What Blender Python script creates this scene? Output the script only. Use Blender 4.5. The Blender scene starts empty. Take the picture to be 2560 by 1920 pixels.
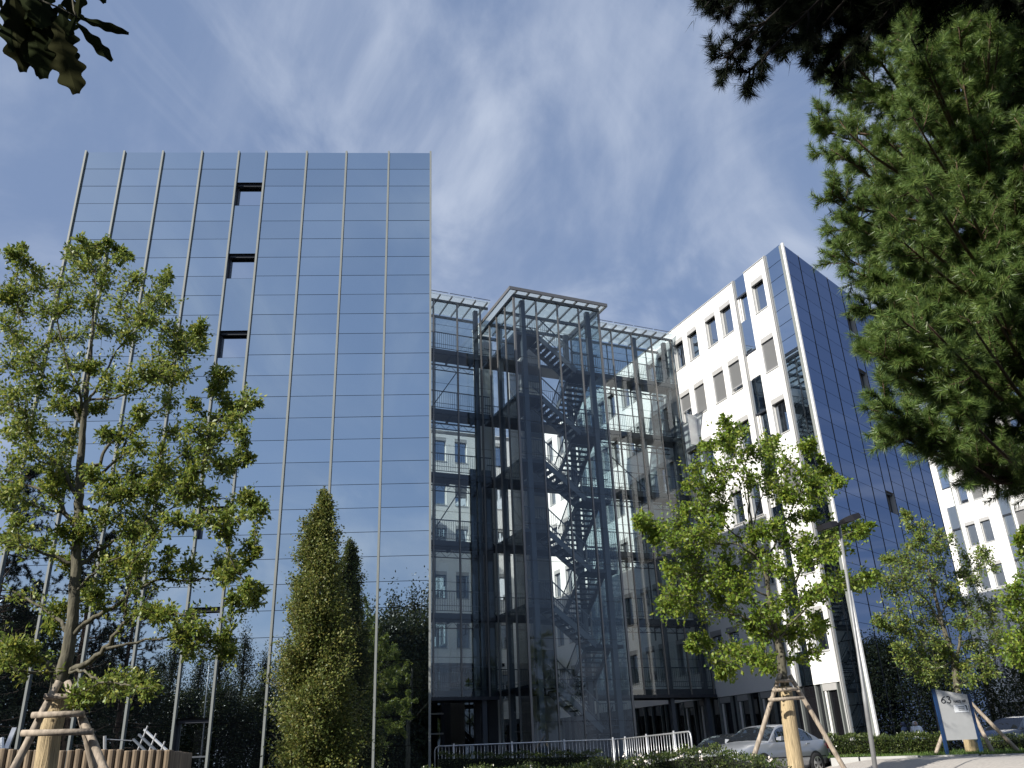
import bpy, math, random
import numpy as np
from mathutils import Matrix, Vector
R = math.radians
S = bpy.context.scene
COL = S.collection

# ------------------------------------------------------------------ camera
FPX = 2132.369          # focal length in pixels of the 2560 px wide photo
PITCH, ROLL = 0.41574, -0.04073
CZ = 0.45               # eye height above the car park level
_cp, _sp, _cr, _sr = math.cos(PITCH), math.sin(PITCH), math.cos(ROLL), math.sin(ROLL)
CAMR = np.array([[_cr, 0, _sr], [0, 1, 0], [-_sr, 0, _cr]]) @ np.array([[1, 0, 0], [0, _cp, _sp], [0, -_sp, _cp]])
cd = bpy.data.cameras.new("camera")
cam = bpy.data.objects.new("camera", cd)
COL.objects.link(cam)
rx, fw, up = CAMR
cam.matrix_world = Matrix(((rx[0], up[0], -fw[0], 0), (rx[1], up[1], -fw[1], 0), (rx[2], up[2], -fw[2], CZ), (0, 0, 0, 1)))
cd.sensor_width = 36
cd.lens = 36 * FPX / 2560
cd.clip_start, cd.clip_end = 0.05, 3000
S.camera = cam

# ------------------------------------------------------------------ sun, sky, exposure
SUN_AZ = R(50.8)        # heading in which the light travels, from +y towards +x
SUN_EL = R(33.3)
sd = bpy.data.lights.new("sun", 'SUN')
sun = bpy.data.objects.new("sun", sd)
COL.objects.link(sun)
ldir = Vector((math.sin(SUN_AZ) * math.cos(SUN_EL), math.cos(SUN_AZ) * math.cos(SUN_EL), -math.sin(SUN_EL)))
sun.rotation_euler = ldir.to_track_quat('-Z', 'Y').to_euler()
sd.energy = 5.0
sd.angle = R(0.5)
sd.color = (1.0, 0.955, 0.88)

W = bpy.data.worlds.new("World")
S.world = W
W.use_nodes = True
nt = W.node_tree
nt.nodes.clear()
def nd(t, typ, **kw):
    n = t.nodes.new(typ)
    for k, v in kw.items():
        setattr(n, k, v)
    return n
o_ = nd(nt, 'ShaderNodeOutputWorld')
bg = nd(nt, 'ShaderNodeBackground')
sky = nd(nt, 'ShaderNodeTexSky', sky_type='NISHITA', sun_disc=False, sun_elevation=SUN_EL, sun_rotation=SUN_AZ + math.pi,
         air_density=1.0, dust_density=1.6, ozone_density=2.4, altitude=100)
bg.inputs['Strength'].default_value = 0.06
tc = nd(nt, 'ShaderNodeTexCoord')
sep = nd(nt, 'ShaderNodeSeparateXYZ')
nt.links.new(tc.outputs['Generated'], sep.inputs[0])
mx = nd(nt, 'ShaderNodeMath', operation='MAXIMUM'); mx.inputs[1].default_value = 0.06
nt.links.new(sep.outputs['Z'], mx.inputs[0])
ad = nd(nt, 'ShaderNodeMath', operation='ADD'); ad.inputs[1].default_value = 0.12
nt.links.new(mx.outputs[0], ad.inputs[0])
dx = nd(nt, 'ShaderNodeMath', operation='DIVIDE'); dy = nd(nt, 'ShaderNodeMath', operation='DIVIDE')
nt.links.new(sep.outputs['X'], dx.inputs[0]); nt.links.new(ad.outputs[0], dx.inputs[1])
nt.links.new(sep.outputs['Y'], dy.inputs[0]); nt.links.new(ad.outputs[0], dy.inputs[1])
cb = nd(nt, 'ShaderNodeCombineXYZ')
nt.links.new(dx.outputs[0], cb.inputs[0]); nt.links.new(dy.outputs[0], cb.inputs[1])
def cirrus(rot, scl, detail, dist, lo, hi, seed):
    m = nd(nt, 'ShaderNodeMapping'); m.inputs['Rotation'].default_value = (0, 0, rot); m.inputs['Scale'].default_value = scl
    m.inputs['Location'].default_value = (seed, seed * 1.7, 0)
    n = nd(nt, 'ShaderNodeTexNoise', noise_dimensions='2D'); n.inputs['Scale'].default_value = 1.0
    n.inputs['Detail'].default_value = detail; n.inputs['Roughness'].default_value = 0.55; n.inputs['Distortion'].default_value = dist
    r = nd(nt, 'ShaderNodeMapRange', interpolation_type='SMOOTHSTEP'); r.inputs['From Min'].default_value = lo; r.inputs['From Max'].default_value = hi
    nt.links.new(cb.outputs[0], m.inputs[0]); nt.links.new(m.outputs[0], n.inputs['Vector']); nt.links.new(n.outputs[0], r.inputs[0])
    return r.outputs[0]
c1 = cirrus(0, (1.5, 0.9, 1), 9, 2.6, 0.40, 0.84, 3.1)
c2 = cirrus(0, (0.75, 0.55, 1), 9, 2.0, 0.38, 0.74, 8.3)
c3 = cirrus(0, (0.45, 0.6, 1), 3, 0.6, 0.30, 0.62, 2.2)
a1 = nd(nt, 'ShaderNodeMath', operation='MULTIPLY_ADD'); a1.inputs[1].default_value = 0.8
nt.links.new(c2, a1.inputs[0]); nt.links.new(c1, a1.inputs[2])
a2 = nd(nt, 'ShaderNodeMath', operation='MULTIPLY'); nt.links.new(a1.outputs[0], a2.inputs[0]); nt.links.new(c3, a2.inputs[1])
a3 = nd(nt, 'ShaderNodeMath', operation='MULTIPLY_ADD'); a3.inputs[1].default_value = 0.62; a3.inputs[2].default_value = 0.09; a3.use_clamp = True
nt.links.new(a2.outputs[0], a3.inputs[0])
mixc = nd(nt, 'ShaderNodeMix', data_type='RGBA')
mixc.inputs['B'].default_value = (6.0, 6.8, 8.4, 1)
veil = nd(nt, 'ShaderNodeMix', data_type='RGBA'); veil.inputs['Factor'].default_value = 0.55; veil.inputs['B'].default_value = (2.75, 4.0, 6.9, 1)
nt.links.new(sky.outputs[0], veil.inputs['A'])
nt.links.new(a3.outputs[0], mixc.inputs['Factor']); nt.links.new(veil.outputs['Result'], mixc.inputs['A'])
nt.links.new(mixc.outputs['Result'], bg.inputs['Color'])
nt.links.new(bg.outputs[0], o_.inputs['Surface'])
S.view_settings.view_transform = 'Standard'
S.view_settings.look = 'None'
S.view_settings.exposure = 0.62
S.view_settings.gamma = 1.0
S.cycles.max_bounces = 10
S.cycles.transparent_max_bounces = 40
S.cycles.glossy_bounces = 6
S.cycles.diffuse_bounces = 3
S.cycles.transmission_bounces = 6
S.cycles.caustics_reflective = False
S.cycles.caustics_refractive = False

# ------------------------------------------------------------------ frames and pixel rays
E1 = R(24.0)            # the axis of the whole block; e1 runs along the bridges, e2 along the white walls
e1 = np.array([math.cos(E1), math.sin(E1)]); e2 = np.array([-math.sin(E1), math.cos(E1)])
BC = np.array([14.037, 37.038])   # near corner of the right wing
LC = np.array([-3.022, 28.836])   # near right corner of the left wing
LA, BA = 0.06543, 0.80694         # yaw of the two mirror fronts
def ray(px, py):
    d = np.array([(px - 1280) / FPX, 1.0, (960 - py) / FPX]) @ CAMR
    return d
def at(px, py, Y):
    """the point of the place that lies Y metres ahead on the sight line of a photo pixel"""
    d = ray(px, py); p = d * (Y / d[1])
    return np.array([p[0], p[1], p[2] + CZ])
def atz(px, py, z):
    d = ray(px, py); p = d * ((z - CZ) / d[2])
    return np.array([p[0], p[1], z])

# ------------------------------------------------------------------ mesh helpers
class MB:
    def __init__(s, xf=None): s.v = []; s.f = []; s.xf = xf
    def add(s, vs, fs):
        b = len(s.v); s.v.extend([tuple(map(float, q)) for q in vs]); s.f.extend([tuple(b + i for i in f) for f in fs]); return s
    def box(s, x0, x1, y0, y1, z0, z1):
        return s.add([(x0, y0, z0), (x1, y0, z0), (x1, y1, z0), (x0, y1, z0), (x0, y0, z1), (x1, y0, z1), (x1, y1, z1), (x0, y1, z1)],
                     [(0, 3, 2, 1), (4, 5, 6, 7), (0, 1, 5, 4), (1, 2, 6, 5), (2, 3, 7, 6), (3, 0, 4, 7)])
    def quad(s, a, b, c, d): return s.add([a, b, c, d], [(0, 1, 2, 3)])
    def bar(s, p, q, w, h, upv=(0, 0, 1)):
        p = np.array(p, float); q = np.array(q, float); d = q - p; d /= np.linalg.norm(d)
        u = np.array(upv, float)
        if abs(d @ u) > 0.98: u = np.array([0, 1.0, 0])
        sx = np.cross(d, u); sx /= np.linalg.norm(sx); uz = np.cross(sx, d)
        a = sx * w / 2; b = uz * h / 2
        return s.add([p - a - b, p + a - b, p + a + b, p - a + b, q - a - b, q + a - b, q + a + b, q - a + b],
                     [(0, 1, 2, 3), (7, 6, 5, 4), (0, 4, 5, 1), (1, 5, 6, 2), (2, 6, 7, 3), (3, 7, 4, 0)])
    def tube(s, pts, rad, n=8, cap=True):
        pts = [np.array(p, float) for p in pts]
        if not hasattr(rad, '__len__'): rad = [rad] * len(pts)
        b = len(s.v); ref = None
        for i, p in enumerate(pts):
            d = pts[min(i + 1, len(pts) - 1)] - pts[max(i - 1, 0)]; d = d / (np.linalg.norm(d) + 1e-9)
            if ref is None:
                ref = np.array([1.0, 0, 0]) if abs(d[0]) < 0.8 else np.array([0, 1.0, 0])
            u = np.cross(d, ref); u /= (np.linalg.norm(u) + 1e-9); w = np.cross(u, d); ref = w
            for k in range(n):
                a = 2 * math.pi * k / n
                s.v.append(tuple(p + rad[i] * (math.cos(a) * u + math.sin(a) * w)))
        for i in range(len(pts) - 1):
            for k in range(n):
                k2 = (k + 1) % n
                s.f.append((b + i * n + k, b + i * n + k2, b + (i + 1) * n + k2, b + (i + 1) * n + k))
        if cap:
            s.f.append(tuple(b + k for k in range(n))[::-1]); e = b + (len(pts) - 1) * n
            s.f.append(tuple(e + k for k in range(n)))
        return s
    def prism(s, poly, z0, z1):
        n = len(poly); vs = [(x, y, z0) for x, y in poly] + [(x, y, z1) for x, y in poly]
        return s.add(vs, [tuple(range(n))[::-1], tuple(range(n, 2 * n))] + [(i, (i + 1) % n, n + (i + 1) % n, n + i) for i in range(n)])
    def build(s, name, mat, parent=None, smooth=False, recalc=True):
        org = np.array(ORG.get(parent.name, (0, 0, 0))) if parent else np.zeros(3)
        me = bpy.data.meshes.new(name)
        if s.xf: s.v = [s.xf(q) for q in s.v]
        me.from_pydata([tuple(np.array(v) - org) for v in s.v], [], s.f)
        if recalc:
            import bmesh
            bm = bmesh.new(); bm.from_mesh(me); bmesh.ops.recalc_face_normals(bm, faces=bm.faces); bm.to_mesh(me); bm.free()
        me.materials.append(mat)
        if smooth: me.polygons.foreach_set('use_smooth', [True] * len(me.polygons))
        o = bpy.data.objects.new(name, me); COL.objects.link(o)
        if parent: 
            o.parent = parent
            ORG[o.name] = tuple(org)
        return o
ORG = {}
def mesh_np(name, V, F, mat, parent=None):
    """V (n,3), F (m,k) arrays to one mesh object"""
    org = np.array(ORG.get(parent.name, (0, 0, 0))) if parent else np.zeros(3)
    V = np.asarray(V, np.float32) - org.astype(np.float32); F = np.asarray(F, np.int32); m, k = F.shape
    me = bpy.data.meshes.new(name)
    me.vertices.add(len(V)); me.vertices.foreach_set('co', V.ravel())
    me.loops.add(m * k); me.loops.foreach_set('vertex_index', F.ravel())
    me.polygons.add(m); me.polygons.foreach_set('loop_start', np.arange(0, m * k, k, dtype=np.int32))
    me.update(calc_edges=True); me.validate()
    me.materials.append(mat)
    o = bpy.data.objects.new(name, me); COL.objects.link(o)
    if parent: o.parent = parent
    return o
def tag(o, label, cat, group=None, kind=None):
    o['label'] = label; o['category'] = cat
    if group: o['group'] = group
    if kind: o['kind'] = kind
    return o
def thing(name, label, cat, org=(0, 0, 0), frame='W', group=None):
    """an Empty at the base of a thing; org in the frame its parts are written in (W world, E block axes)"""
    o = bpy.data.objects.new(name, None); COL.objects.link(o); o.empty_display_size = 0.3
    if frame == 'E':
        p = BC + org[0] * e1 + org[1] * e2
        o.location = (p[0], p[1], org[2]); o.rotation_euler = (0, 0, E1)
    elif isinstance(frame, tuple):      # own frame: (world origin, yaw); org is inside it
        c, s_ = math.cos(frame[1]), math.sin(frame[1])
        o.location = (frame[0][0] + c * org[0] - s_ * org[1], frame[0][1] + s_ * org[0] + c * org[1], org[2])
        o.rotation_euler = (0, 0, frame[1])
    else:
        o.location = tuple(map(float, org))
    ORG[o.name] = tuple(map(float, org))
    return tag(o, label, cat, group)
def toE(p):
    d = np.array(p[:2]) - BC
    return np.array([d @ e1, d @ e2, p[2]])
def fromE(x, y): return BC + x * e1 + y * e2

# ------------------------------------------------------------------ materials
def mat(name, col=(0.5, 0.5, 0.5), rough=0.6, metal=0.0, noise=0.0, nscale=6.0, bump=0.0, spec=0.5, streak=None, coat=0.0, island=0.0):
    m = bpy.data.materials.new(name); m.use_nodes = True; t = m.node_tree
    b = t.nodes['Principled BSDF']
    b.inputs['Roughness'].default_value = rough; b.inputs['Metallic'].default_value = metal
    b.inputs['Specular IOR Level'].default_value = spec; b.inputs['Coat Weight'].default_value = coat
    b.inputs['Base Color'].default_value = (*col, 1)
    if noise or bump:
        tcn = nd(t, 'ShaderNodeTexCoord'); mp = nd(t, 'ShaderNodeMapping')
        if streak: mp.inputs['Scale'].default_value = streak
        n = nd(t, 'ShaderNodeTexNoise'); n.inputs['Scale'].default_value = nscale; n.inputs['Detail'].default_value = 6
        t.links.new(tcn.outputs['Object'], mp.inputs[0]); t.links.new(mp.outputs[0], n.inputs['Vector'])
        if noise:
            r = nd(t, 'ShaderNodeMapRange'); r.inputs['From Min'].default_value = 0.3; r.inputs['From Max'].default_value = 0.7
            r.inputs['To Min'].default_value = 1 - noise; r.inputs['To Max'].default_value = 1 + noise
            v = nd(t, 'ShaderNodeHueSaturation'); v.inputs['Color'].default_value = (*col, 1)
            t.links.new(n.outputs[0], r.inputs[0]); t.links.new(r.outputs[0], v.inputs['Value']); t.links.new(v.outputs[0], b.inputs['Base Color'])
            if island:
                g = nd(t, 'ShaderNodeNewGeometry'); r2 = nd(t, 'ShaderNodeMapRange')
                r2.inputs['To Min'].default_value = 1 - island; r2.inputs['To Max'].default_value = 1 + island
                mu = nd(t, 'ShaderNodeMath', operation='MULTIPLY')
                t.links.new(g.outputs['Random Per Island'], r2.inputs[0]); t.links.new(r2.outputs[0], mu.inputs[0]); t.links.new(r.outputs[0], mu.inputs[1])
                t.links.new(mu.outputs[0], v.inputs['Value'])
        if bump:
            bp = nd(t, 'ShaderNodeBump'); bp.inputs['Strength'].default_value = bump; bp.inputs['Distance'].default_value = 0.02
            t.links.new(n.outputs[0], bp.inputs['Height']); t.links.new(bp.outputs[0], b.inputs['Normal'])
    return m
def leaf_mat(name, c0, c1, c2, trans=0.35, rough=0.5, spec=0.35):
    m = bpy.data.materials.new(name); m.use_nodes = True; t = m.node_tree; t.nodes.clear()
    out = nd(t, 'ShaderNodeOutputMaterial'); g = nd(t, 'ShaderNodeNewGeometry'); cr = nd(t, 'ShaderNodeValToRGB')
    e = cr.color_ramp.elements; e[0].color = (*c0, 1); e[1].color = (*c2, 1); e[1].position = 1.0
    k = e.new(0.55); k.color = (*c1, 1)
    t.links.new(g.outputs['Random Per Island'], cr.inputs[0])
    p = nd(t, 'ShaderNodeBsdfPrincipled'); p.inputs['Roughness'].default_value = rough; p.inputs['Specular IOR Level'].default_value = spec
    tr = nd(t, 'ShaderNodeBsdfTranslucent'); mx_ = nd(t, 'ShaderNodeMixShader'); mx_.inputs[0].default_value = trans
    hs = nd(t, 'ShaderNodeHueSaturation'); hs.inputs['Value'].default_value = 1.15; hs.inputs['Hue'].default_value = 0.485
    t.links.new(cr.outputs[0], p.inputs['Base Color']); t.links.new(cr.outputs[0], hs.inputs['Color']); t.links.new(hs.outputs[0], tr.inputs['Color'])
    t.links.new(p.outputs[0], mx_.inputs[1]); t.links.new(tr.outputs[0], mx_.inputs[2]); t.links.new(mx_.outputs[0], out.inputs[0])
    return m
def mirror_mat(name, col, base, fac, wave=0.0):
    """coated facade glass: a strong mirror over a dark body"""
    m = bpy.data.materials.new(name); m.use_nodes = True; t = m.node_tree; t.nodes.clear()
    out = nd(t, 'ShaderNodeOutputMaterial'); g = nd(t, 'ShaderNodeBsdfGlossy'); g.inputs['Roughness'].default_value = 0.004
    gm = nd(t, 'ShaderNodeNewGeometry'); hv = nd(t, 'ShaderNodeHueSaturation'); hv.inputs['Color'].default_value = (*col, 1)
    mr = nd(t, 'ShaderNodeMapRange'); mr.inputs['To Min'].default_value = 0.95; mr.inputs['To Max'].default_value = 1.05
    t.links.new(gm.outputs['Random Per Island'], mr.inputs[0]); t.links.new(mr.outputs[0], hv.inputs['Value']); t.links.new(hv.outputs[0], g.inputs['Color'])
    d = nd(t, 'ShaderNodeBsdfDiffuse'); d.inputs['Color'].default_value = (*base, 1)
    mx_ = nd(t, 'ShaderNodeMixShader'); mx_.inputs[0].default_value = fac
    if wave:
        tcn = nd(t, 'ShaderNodeTexCoord'); n = nd(t, 'ShaderNodeTexNoise'); n.inputs['Scale'].default_value = 0.9; n.inputs['Detail'].default_value = 1
        bp = nd(t, 'ShaderNodeBump'); bp.inputs['Strength'].default_value = wave; bp.inputs['Distance'].default_value = 0.01
        t.links.new(tcn.outputs['Object'], n.inputs['Vector']); t.links.new(n.outputs[0], bp.inputs['Height']); t.links.new(bp.outputs[0], g.inputs['Normal'])
    t.links.new(d.outputs[0], mx_.inputs[1]); t.links.new(g.outputs[0], mx_.inputs[2]); t.links.new(mx_.outputs[0], out.inputs[0])
    return m
def glass_mat(name, tint, refl, mirror=(1, 1, 1), frit=0.0):
    """clear thin glazing: see-through with a fresnel mirror, optional white frit"""
    m = bpy.data.materials.new(name); m.use_nodes = True; t = m.node_tree; t.nodes.clear()
    out = nd(t, 'ShaderNodeOutputMaterial'); tr = nd(t, 'ShaderNodeBsdfTransparent'); tr.inputs['Color'].default_value = (*tint, 1)
    g = nd(t, 'ShaderNodeBsdfGlossy'); g.inputs['Roughness'].default_value = 0.0; g.inputs['Color'].default_value = (*mirror, 1)
    lw = nd(t, 'ShaderNodeLayerWeight'); lw.inputs['Blend'].default_value = 0.5
    pw = nd(t, 'ShaderNodeMath', operation='POWER'); pw.inputs[1].default_value = 4.0
    ma = nd(t, 'ShaderNodeMath', operation='MULTIPLY_ADD'); ma.inputs[1].default_value = 0.8; ma.inputs[2].default_value = refl; ma.use_clamp = True
    t.links.new(lw.outputs['Facing'], pw.inputs[0]); t.links.new(pw.outputs[0], ma.inputs[0])
    mx_ = nd(t, 'ShaderNodeMixShader'); t.links.new(ma.outputs[0], mx_.inputs[0])
    t.links.new(tr.outputs[0], mx_.inputs[1]); t.links.new(g.outputs[0], mx_.inputs[2])
    last = mx_
    if frit:
        df = nd(t, 'ShaderNodeBsdfDiffuse'); df.inputs['Color'].default_value = (0.8, 0.82, 0.82, 1)
        tl = nd(t, 'ShaderNodeBsdfTranslucent'); tl.inputs['Color'].default_value = (0.8, 0.84, 0.84, 1)
        m1 = nd(t, 'ShaderNodeMixShader'); m1.inputs[0].default_value = 0.6
        t.links.new(df.outputs[0], m1.inputs[1]); t.links.new(tl.outputs[0], m1.inputs[2])
        m2 = nd(t, 'ShaderNodeMixShader'); m2.inputs[0].default_value = frit
        t.links.new(last.outputs[0], m2.inputs[1]); t.links.new(m1.outputs[0], m2.inputs[2]); last = m2
    t.links.new(last.outputs[0], out.inputs[0])
    return m
M = {}
M['mirror'] = mirror_mat('mirror_glass', (0.60, 0.69, 0.745), (0.015, 0.02, 0.03), 0.94, 0.02)
M['mirror_blue'] = mirror_mat('mirror_glass_blue', (0.23, 0.275, 0.385), (0.012, 0.018, 0.035), 0.94, 0.012)
M['strip'] = mirror_mat('strip_glass', (0.56, 0.64, 0.74), (0.012, 0.018, 0.025), 0.9, 0.02)
M['winpane'] = mirror_mat('recessed_pane', (0.68, 0.74, 0.80), (0.02, 0.023, 0.028), 0.9)
M['winglass'] = mirror_mat('window_glass', (0.62, 0.68, 0.76), (0.02, 0.023, 0.028), 0.72)
M['darkglass'] = mirror_mat('ground_floor_glass', (0.5, 0.54, 0.58), (0.01, 0.01, 0.012), 0.25)
M['joint'] = mat('dark_joint', (0.012, 0.013, 0.016), 0.7)
M['alu'] = mat('aluminium', (0.20, 0.215, 0.205), 0.6, 0.1, noise=0.05, nscale=2)
M['alu_dark'] = mat('grey_profile', (0.05, 0.052, 0.056), 0.6, 0.0)
M['alu_white'] = mat('white_profile', (0.78, 0.77, 0.74), 0.45)
M['plaster'] = mat('white_plaster', (0.80, 0.795, 0.77), 0.85, noise=0.025, nscale=1.2, bump=0.05, streak=(1, 1, 0.35))
M['frame'] = mat('window_frame_grey', (0.42, 0.42, 0.41), 0.5)
M['blindbox'] = mat('blind_box_grey', (0.36, 0.355, 0.345), 0.55, noise=0.03)
M['blind'] = mat('blind_slats_grey', (0.33, 0.335, 0.34), 0.5)
M['blind_white'] = mat('blind_white', (0.78, 0.78, 0.77), 0.6)
M['reveal'] = mat('window_reveal', (0.5, 0.49, 0.475), 0.7)
M['roof'] = mat('roof_grey', (0.16, 0.16, 0.165), 0.8, noise=0.08)
M['concrete'] = mat('concrete', (0.36, 0.36, 0.35), 0.85, noise=0.1, nscale=2, bump=0.08)
M['steel'] = mat('steel_grey', (0.085, 0.097, 0.115), 0.45, 0.2, noise=0.04)
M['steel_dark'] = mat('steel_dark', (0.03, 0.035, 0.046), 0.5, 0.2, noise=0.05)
M['stair_grey'] = mat('stair_grey_paint', (0.16, 0.17, 0.185), 0.5, 0.2)
M['steel_light'] = mat('steel_light', (0.19, 0.185, 0.18), 0.4, 0.5)
M['glass'] = glass_mat('clear_glass', (0.70, 0.77, 0.79), 0.07, (0.9, 0.95, 1.0))
M['roofglass'] = glass_mat('roof_glass', (0.85, 0.9, 0.92), 0.06, (0.9, 0.95, 1.0), 0.3)
M['galv'] = mat('galvanised', (0.55, 0.56, 0.57), 0.38, 0.6, noise=0.08, nscale=9)
M['asphalt'] = mat('asphalt', (0.055, 0.054, 0.053), 0.9, noise=0.25, nscale=30, bump=0.2)
M['paving'] = mat('paving', (0.34, 0.315, 0.285), 0.9, noise=0.15, nscale=14, bump=0.1)
M['soil'] = mat('soil', (0.07, 0.055, 0.04), 0.95, noise=0.3, nscale=8, bump=0.3)
M['grass'] = mat('grass_soil', (0.045, 0.075, 0.022), 0.95, noise=0.35, nscale=11, bump=0.3)
M['bark'] = mat('bark', (0.098, 0.09, 0.062), 0.95, noise=0.45, nscale=9, bump=1.0, streak=(2, 2, 0.5))
M['bark_pine'] = mat('bark_pine', (0.12, 0.075, 0.05), 0.9, noise=0.35, nscale=7, bump=0.6, streak=(2, 2, 0.5))
M['bark_dark'] = mat('bark_shaded_pine', (0.018, 0.014, 0.011), 0.95, noise=0.3, nscale=8)  # pine bark darkened, the shade on the boughs is in the colour
M['twig'] = mat('twig', (0.075, 0.058, 0.042), 0.9, noise=0.2, nscale=9)
M['wood'] = mat('pale_stake_wood', (0.30, 0.25, 0.195), 0.85, noise=0.4, nscale=9, bump=0.3, streak=(3, 3, 0.6))
M['wrap'] = mat('reed_wrap', (0.40, 0.31, 0.18), 0.9, noise=0.5, nscale=14, bump=1.0, streak=(7, 7, 0.22))
M['curtain'] = mat('grey_curtain', (0.15, 0.142, 0.125), 0.9, noise=0.3, nscale=5, streak=(6, 6, 0.3))
M['palisade'] = mat('palisade_wood', (0.20, 0.15, 0.10), 0.85, noise=0.28, nscale=7, bump=0.35, streak=(4, 4, 0.5), island=0.25)
M['oak'] = leaf_mat('oak_leaves', (0.095, 0.15, 0.028), (0.18, 0.25, 0.045), (0.34, 0.345, 0.07), 0.4, 0.42)
M['maple'] = leaf_mat('maple_leaves', (0.095, 0.17, 0.022), (0.165, 0.25, 0.03), (0.28, 0.32, 0.05), 0.4, 0.42)
M['third'] = leaf_mat('tree_leaves', (0.09, 0.15, 0.036), (0.165, 0.235, 0.05), (0.28, 0.30, 0.065), 0.4, 0.45)
M['column'] = leaf_mat('columnar_leaves', (0.075, 0.105, 0.025), (0.14, 0.175, 0.04), (0.26, 0.24, 0.065), 0.35, 0.5)
M['darkleaf'] = leaf_mat('dark_leaves', (0.025, 0.038, 0.014), (0.038, 0.052, 0.018), (0.06, 0.06, 0.02), 0.3, 0.5)
M['hedge'] = leaf_mat('hedge_leaves', (0.03, 0.05, 0.015), (0.055, 0.085, 0.02), (0.13, 0.15, 0.05), 0.25, 0.3)
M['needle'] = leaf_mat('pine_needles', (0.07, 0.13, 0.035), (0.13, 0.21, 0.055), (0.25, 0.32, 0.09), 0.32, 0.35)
M['needle_shade'] = leaf_mat('pine_needles_shade', (0.010, 0.016, 0.009), (0.014, 0.022, 0.011), (0.022, 0.028, 0.014), 0.2, 0.8, 0.1)  # near-black copy of the pine needles, shade put into the colour
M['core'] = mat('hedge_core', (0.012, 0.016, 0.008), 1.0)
M['oak_shade'] = leaf_mat('oak_twig_leaves', (0.014, 0.020, 0.006), (0.019, 0.027, 0.008), (0.03, 0.028, 0.009), 0.15, 0.9, 0.05)  # oak leaf green darkened to carry the shade on the overhanging bough
M['grassblade'] = leaf_mat('grass_blades', (0.05, 0.10, 0.02), (0.08, 0.15, 0.03), (0.14, 0.19, 0.05), 0.3, 0.5)
# ------------------------------------------------------------------ building helpers
ZT = 23.95               # top of the mirror fronts
ROW = 0.85
def mirror_front(root, sub, xs, nrow, narrow, pane_mat, cap_w, cap_d, cap_mat, capname, xf, seed=1):
    """mirror-glass front in local x (columns xs, increasing) and z; the glass lies in y=0, outward is -y"""
    rng = random.Random(seed)
    win = [(ZT - ROW * (3.12 + 4 * k), ZT - ROW * (1.8 + 4 * k)) for k in range(7)]
    win = [w for w in win if w[0] > 0.2]
    g = MB(xf); back = MB(xf)
    zb = ZT - ROW * nrow
    def pane(x0, x1, z0, z1):
        j = 0.009
        d = [rng.uniform(-0.0018, 0.0018) for _ in range(3)]
        y = lambda u, v: d[0] + d[1] * u + d[2] * v
        g.quad((x0 + j, y(0, 0), z0 + j), (x1 - j, y(1, 0), z0 + j), (x1 - j, y(1, 1), z1 - j), (x0 + j, y(0, 1), z1 - j))
    wins = []
    for c in range(len(xs) - 1):
        x0, x1 = xs[c], xs[c + 1]
        if c == narrow:
            top = ZT
            for (a, b) in win:
                pane(x0, x1, b, top); back.quad((x0, 0.03, b), (x1, 0.03, b), (x1, 0.03, top), (x0, 0.03, top))
                wins.append((x0 + 0.04, x1 - 0.04, a, b)); top = a
            pane(x0, x1, zb, top); back.quad((x0, 0.03, zb), (x1, 0.03, zb), (x1, 0.03, top), (x0, 0.03, top))
        else:
            for r in range(nrow): pane(x0, x1, ZT - ROW * (r + 1), ZT - ROW * r)
            back.quad((x0, 0.03, zb), (x1, 0.03, zb), (x1, 0.03, ZT), (x0, 0.03, ZT))
    back.build('facade_backing', M['joint'], root)
    f = g.build('mirror_facade', pane_mat, root, recalc=False)
    for (x0, x1, a, b) in wins:
        m = MB(xf); dpt = 0.3
        m.quad((x0, 0, a), (x0, dpt, a), (x0, dpt, b), (x0, 0, b)); m.quad((x1, 0, a), (x1, 0, b), (x1, dpt, b), (x1, dpt, a))
        m.quad((x0, 0, b), (x0, dpt, b), (x1, dpt, b), (x1, 0, b)); m.quad((x0, 0, a), (x1, 0, a), (x1, dpt, a), (x0, dpt, a))
        w = m.build('window', M['frame'] if sub is M['curtain'] else M['steel_dark'], root)
        MB(xf).quad((x0, dpt - 0.03, a), (x1, dpt - 0.03, a), (x1, dpt - 0.03, b), (x0, dpt - 0.03, b)).build('pane', sub, w, recalc=False)
        MB(xf).box(x0 + 0.02, x1 - 0.02, 0.09, 0.16, b - 0.12, b - 0.03).build('blind_box', M['steel_dark'], w)
        fm = MB(xf); d0, d1 = dpt - 0.07, dpt - 0.032
        fm.box(x0, x0 + 0.05, d0, d1, a, b); fm.box(x1 - 0.05, x1, d0, d1, a, b); fm.box(x0 + 0.05, x1 - 0.05, d0, d1, a, a + 0.05); fm.box(x0 + 0.05, x1 - 0.05, d0, d1, b - 0.05, b)
        fm.build('frame', M['steel'], w)
    for c, x in enumerate(xs):
        MB(xf).box(x - cap_w / 2, x + cap_w / 2, -cap_d, 0.02, zb, ZT + 0.02).build(capname, cap_mat, root)
    return f

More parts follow.
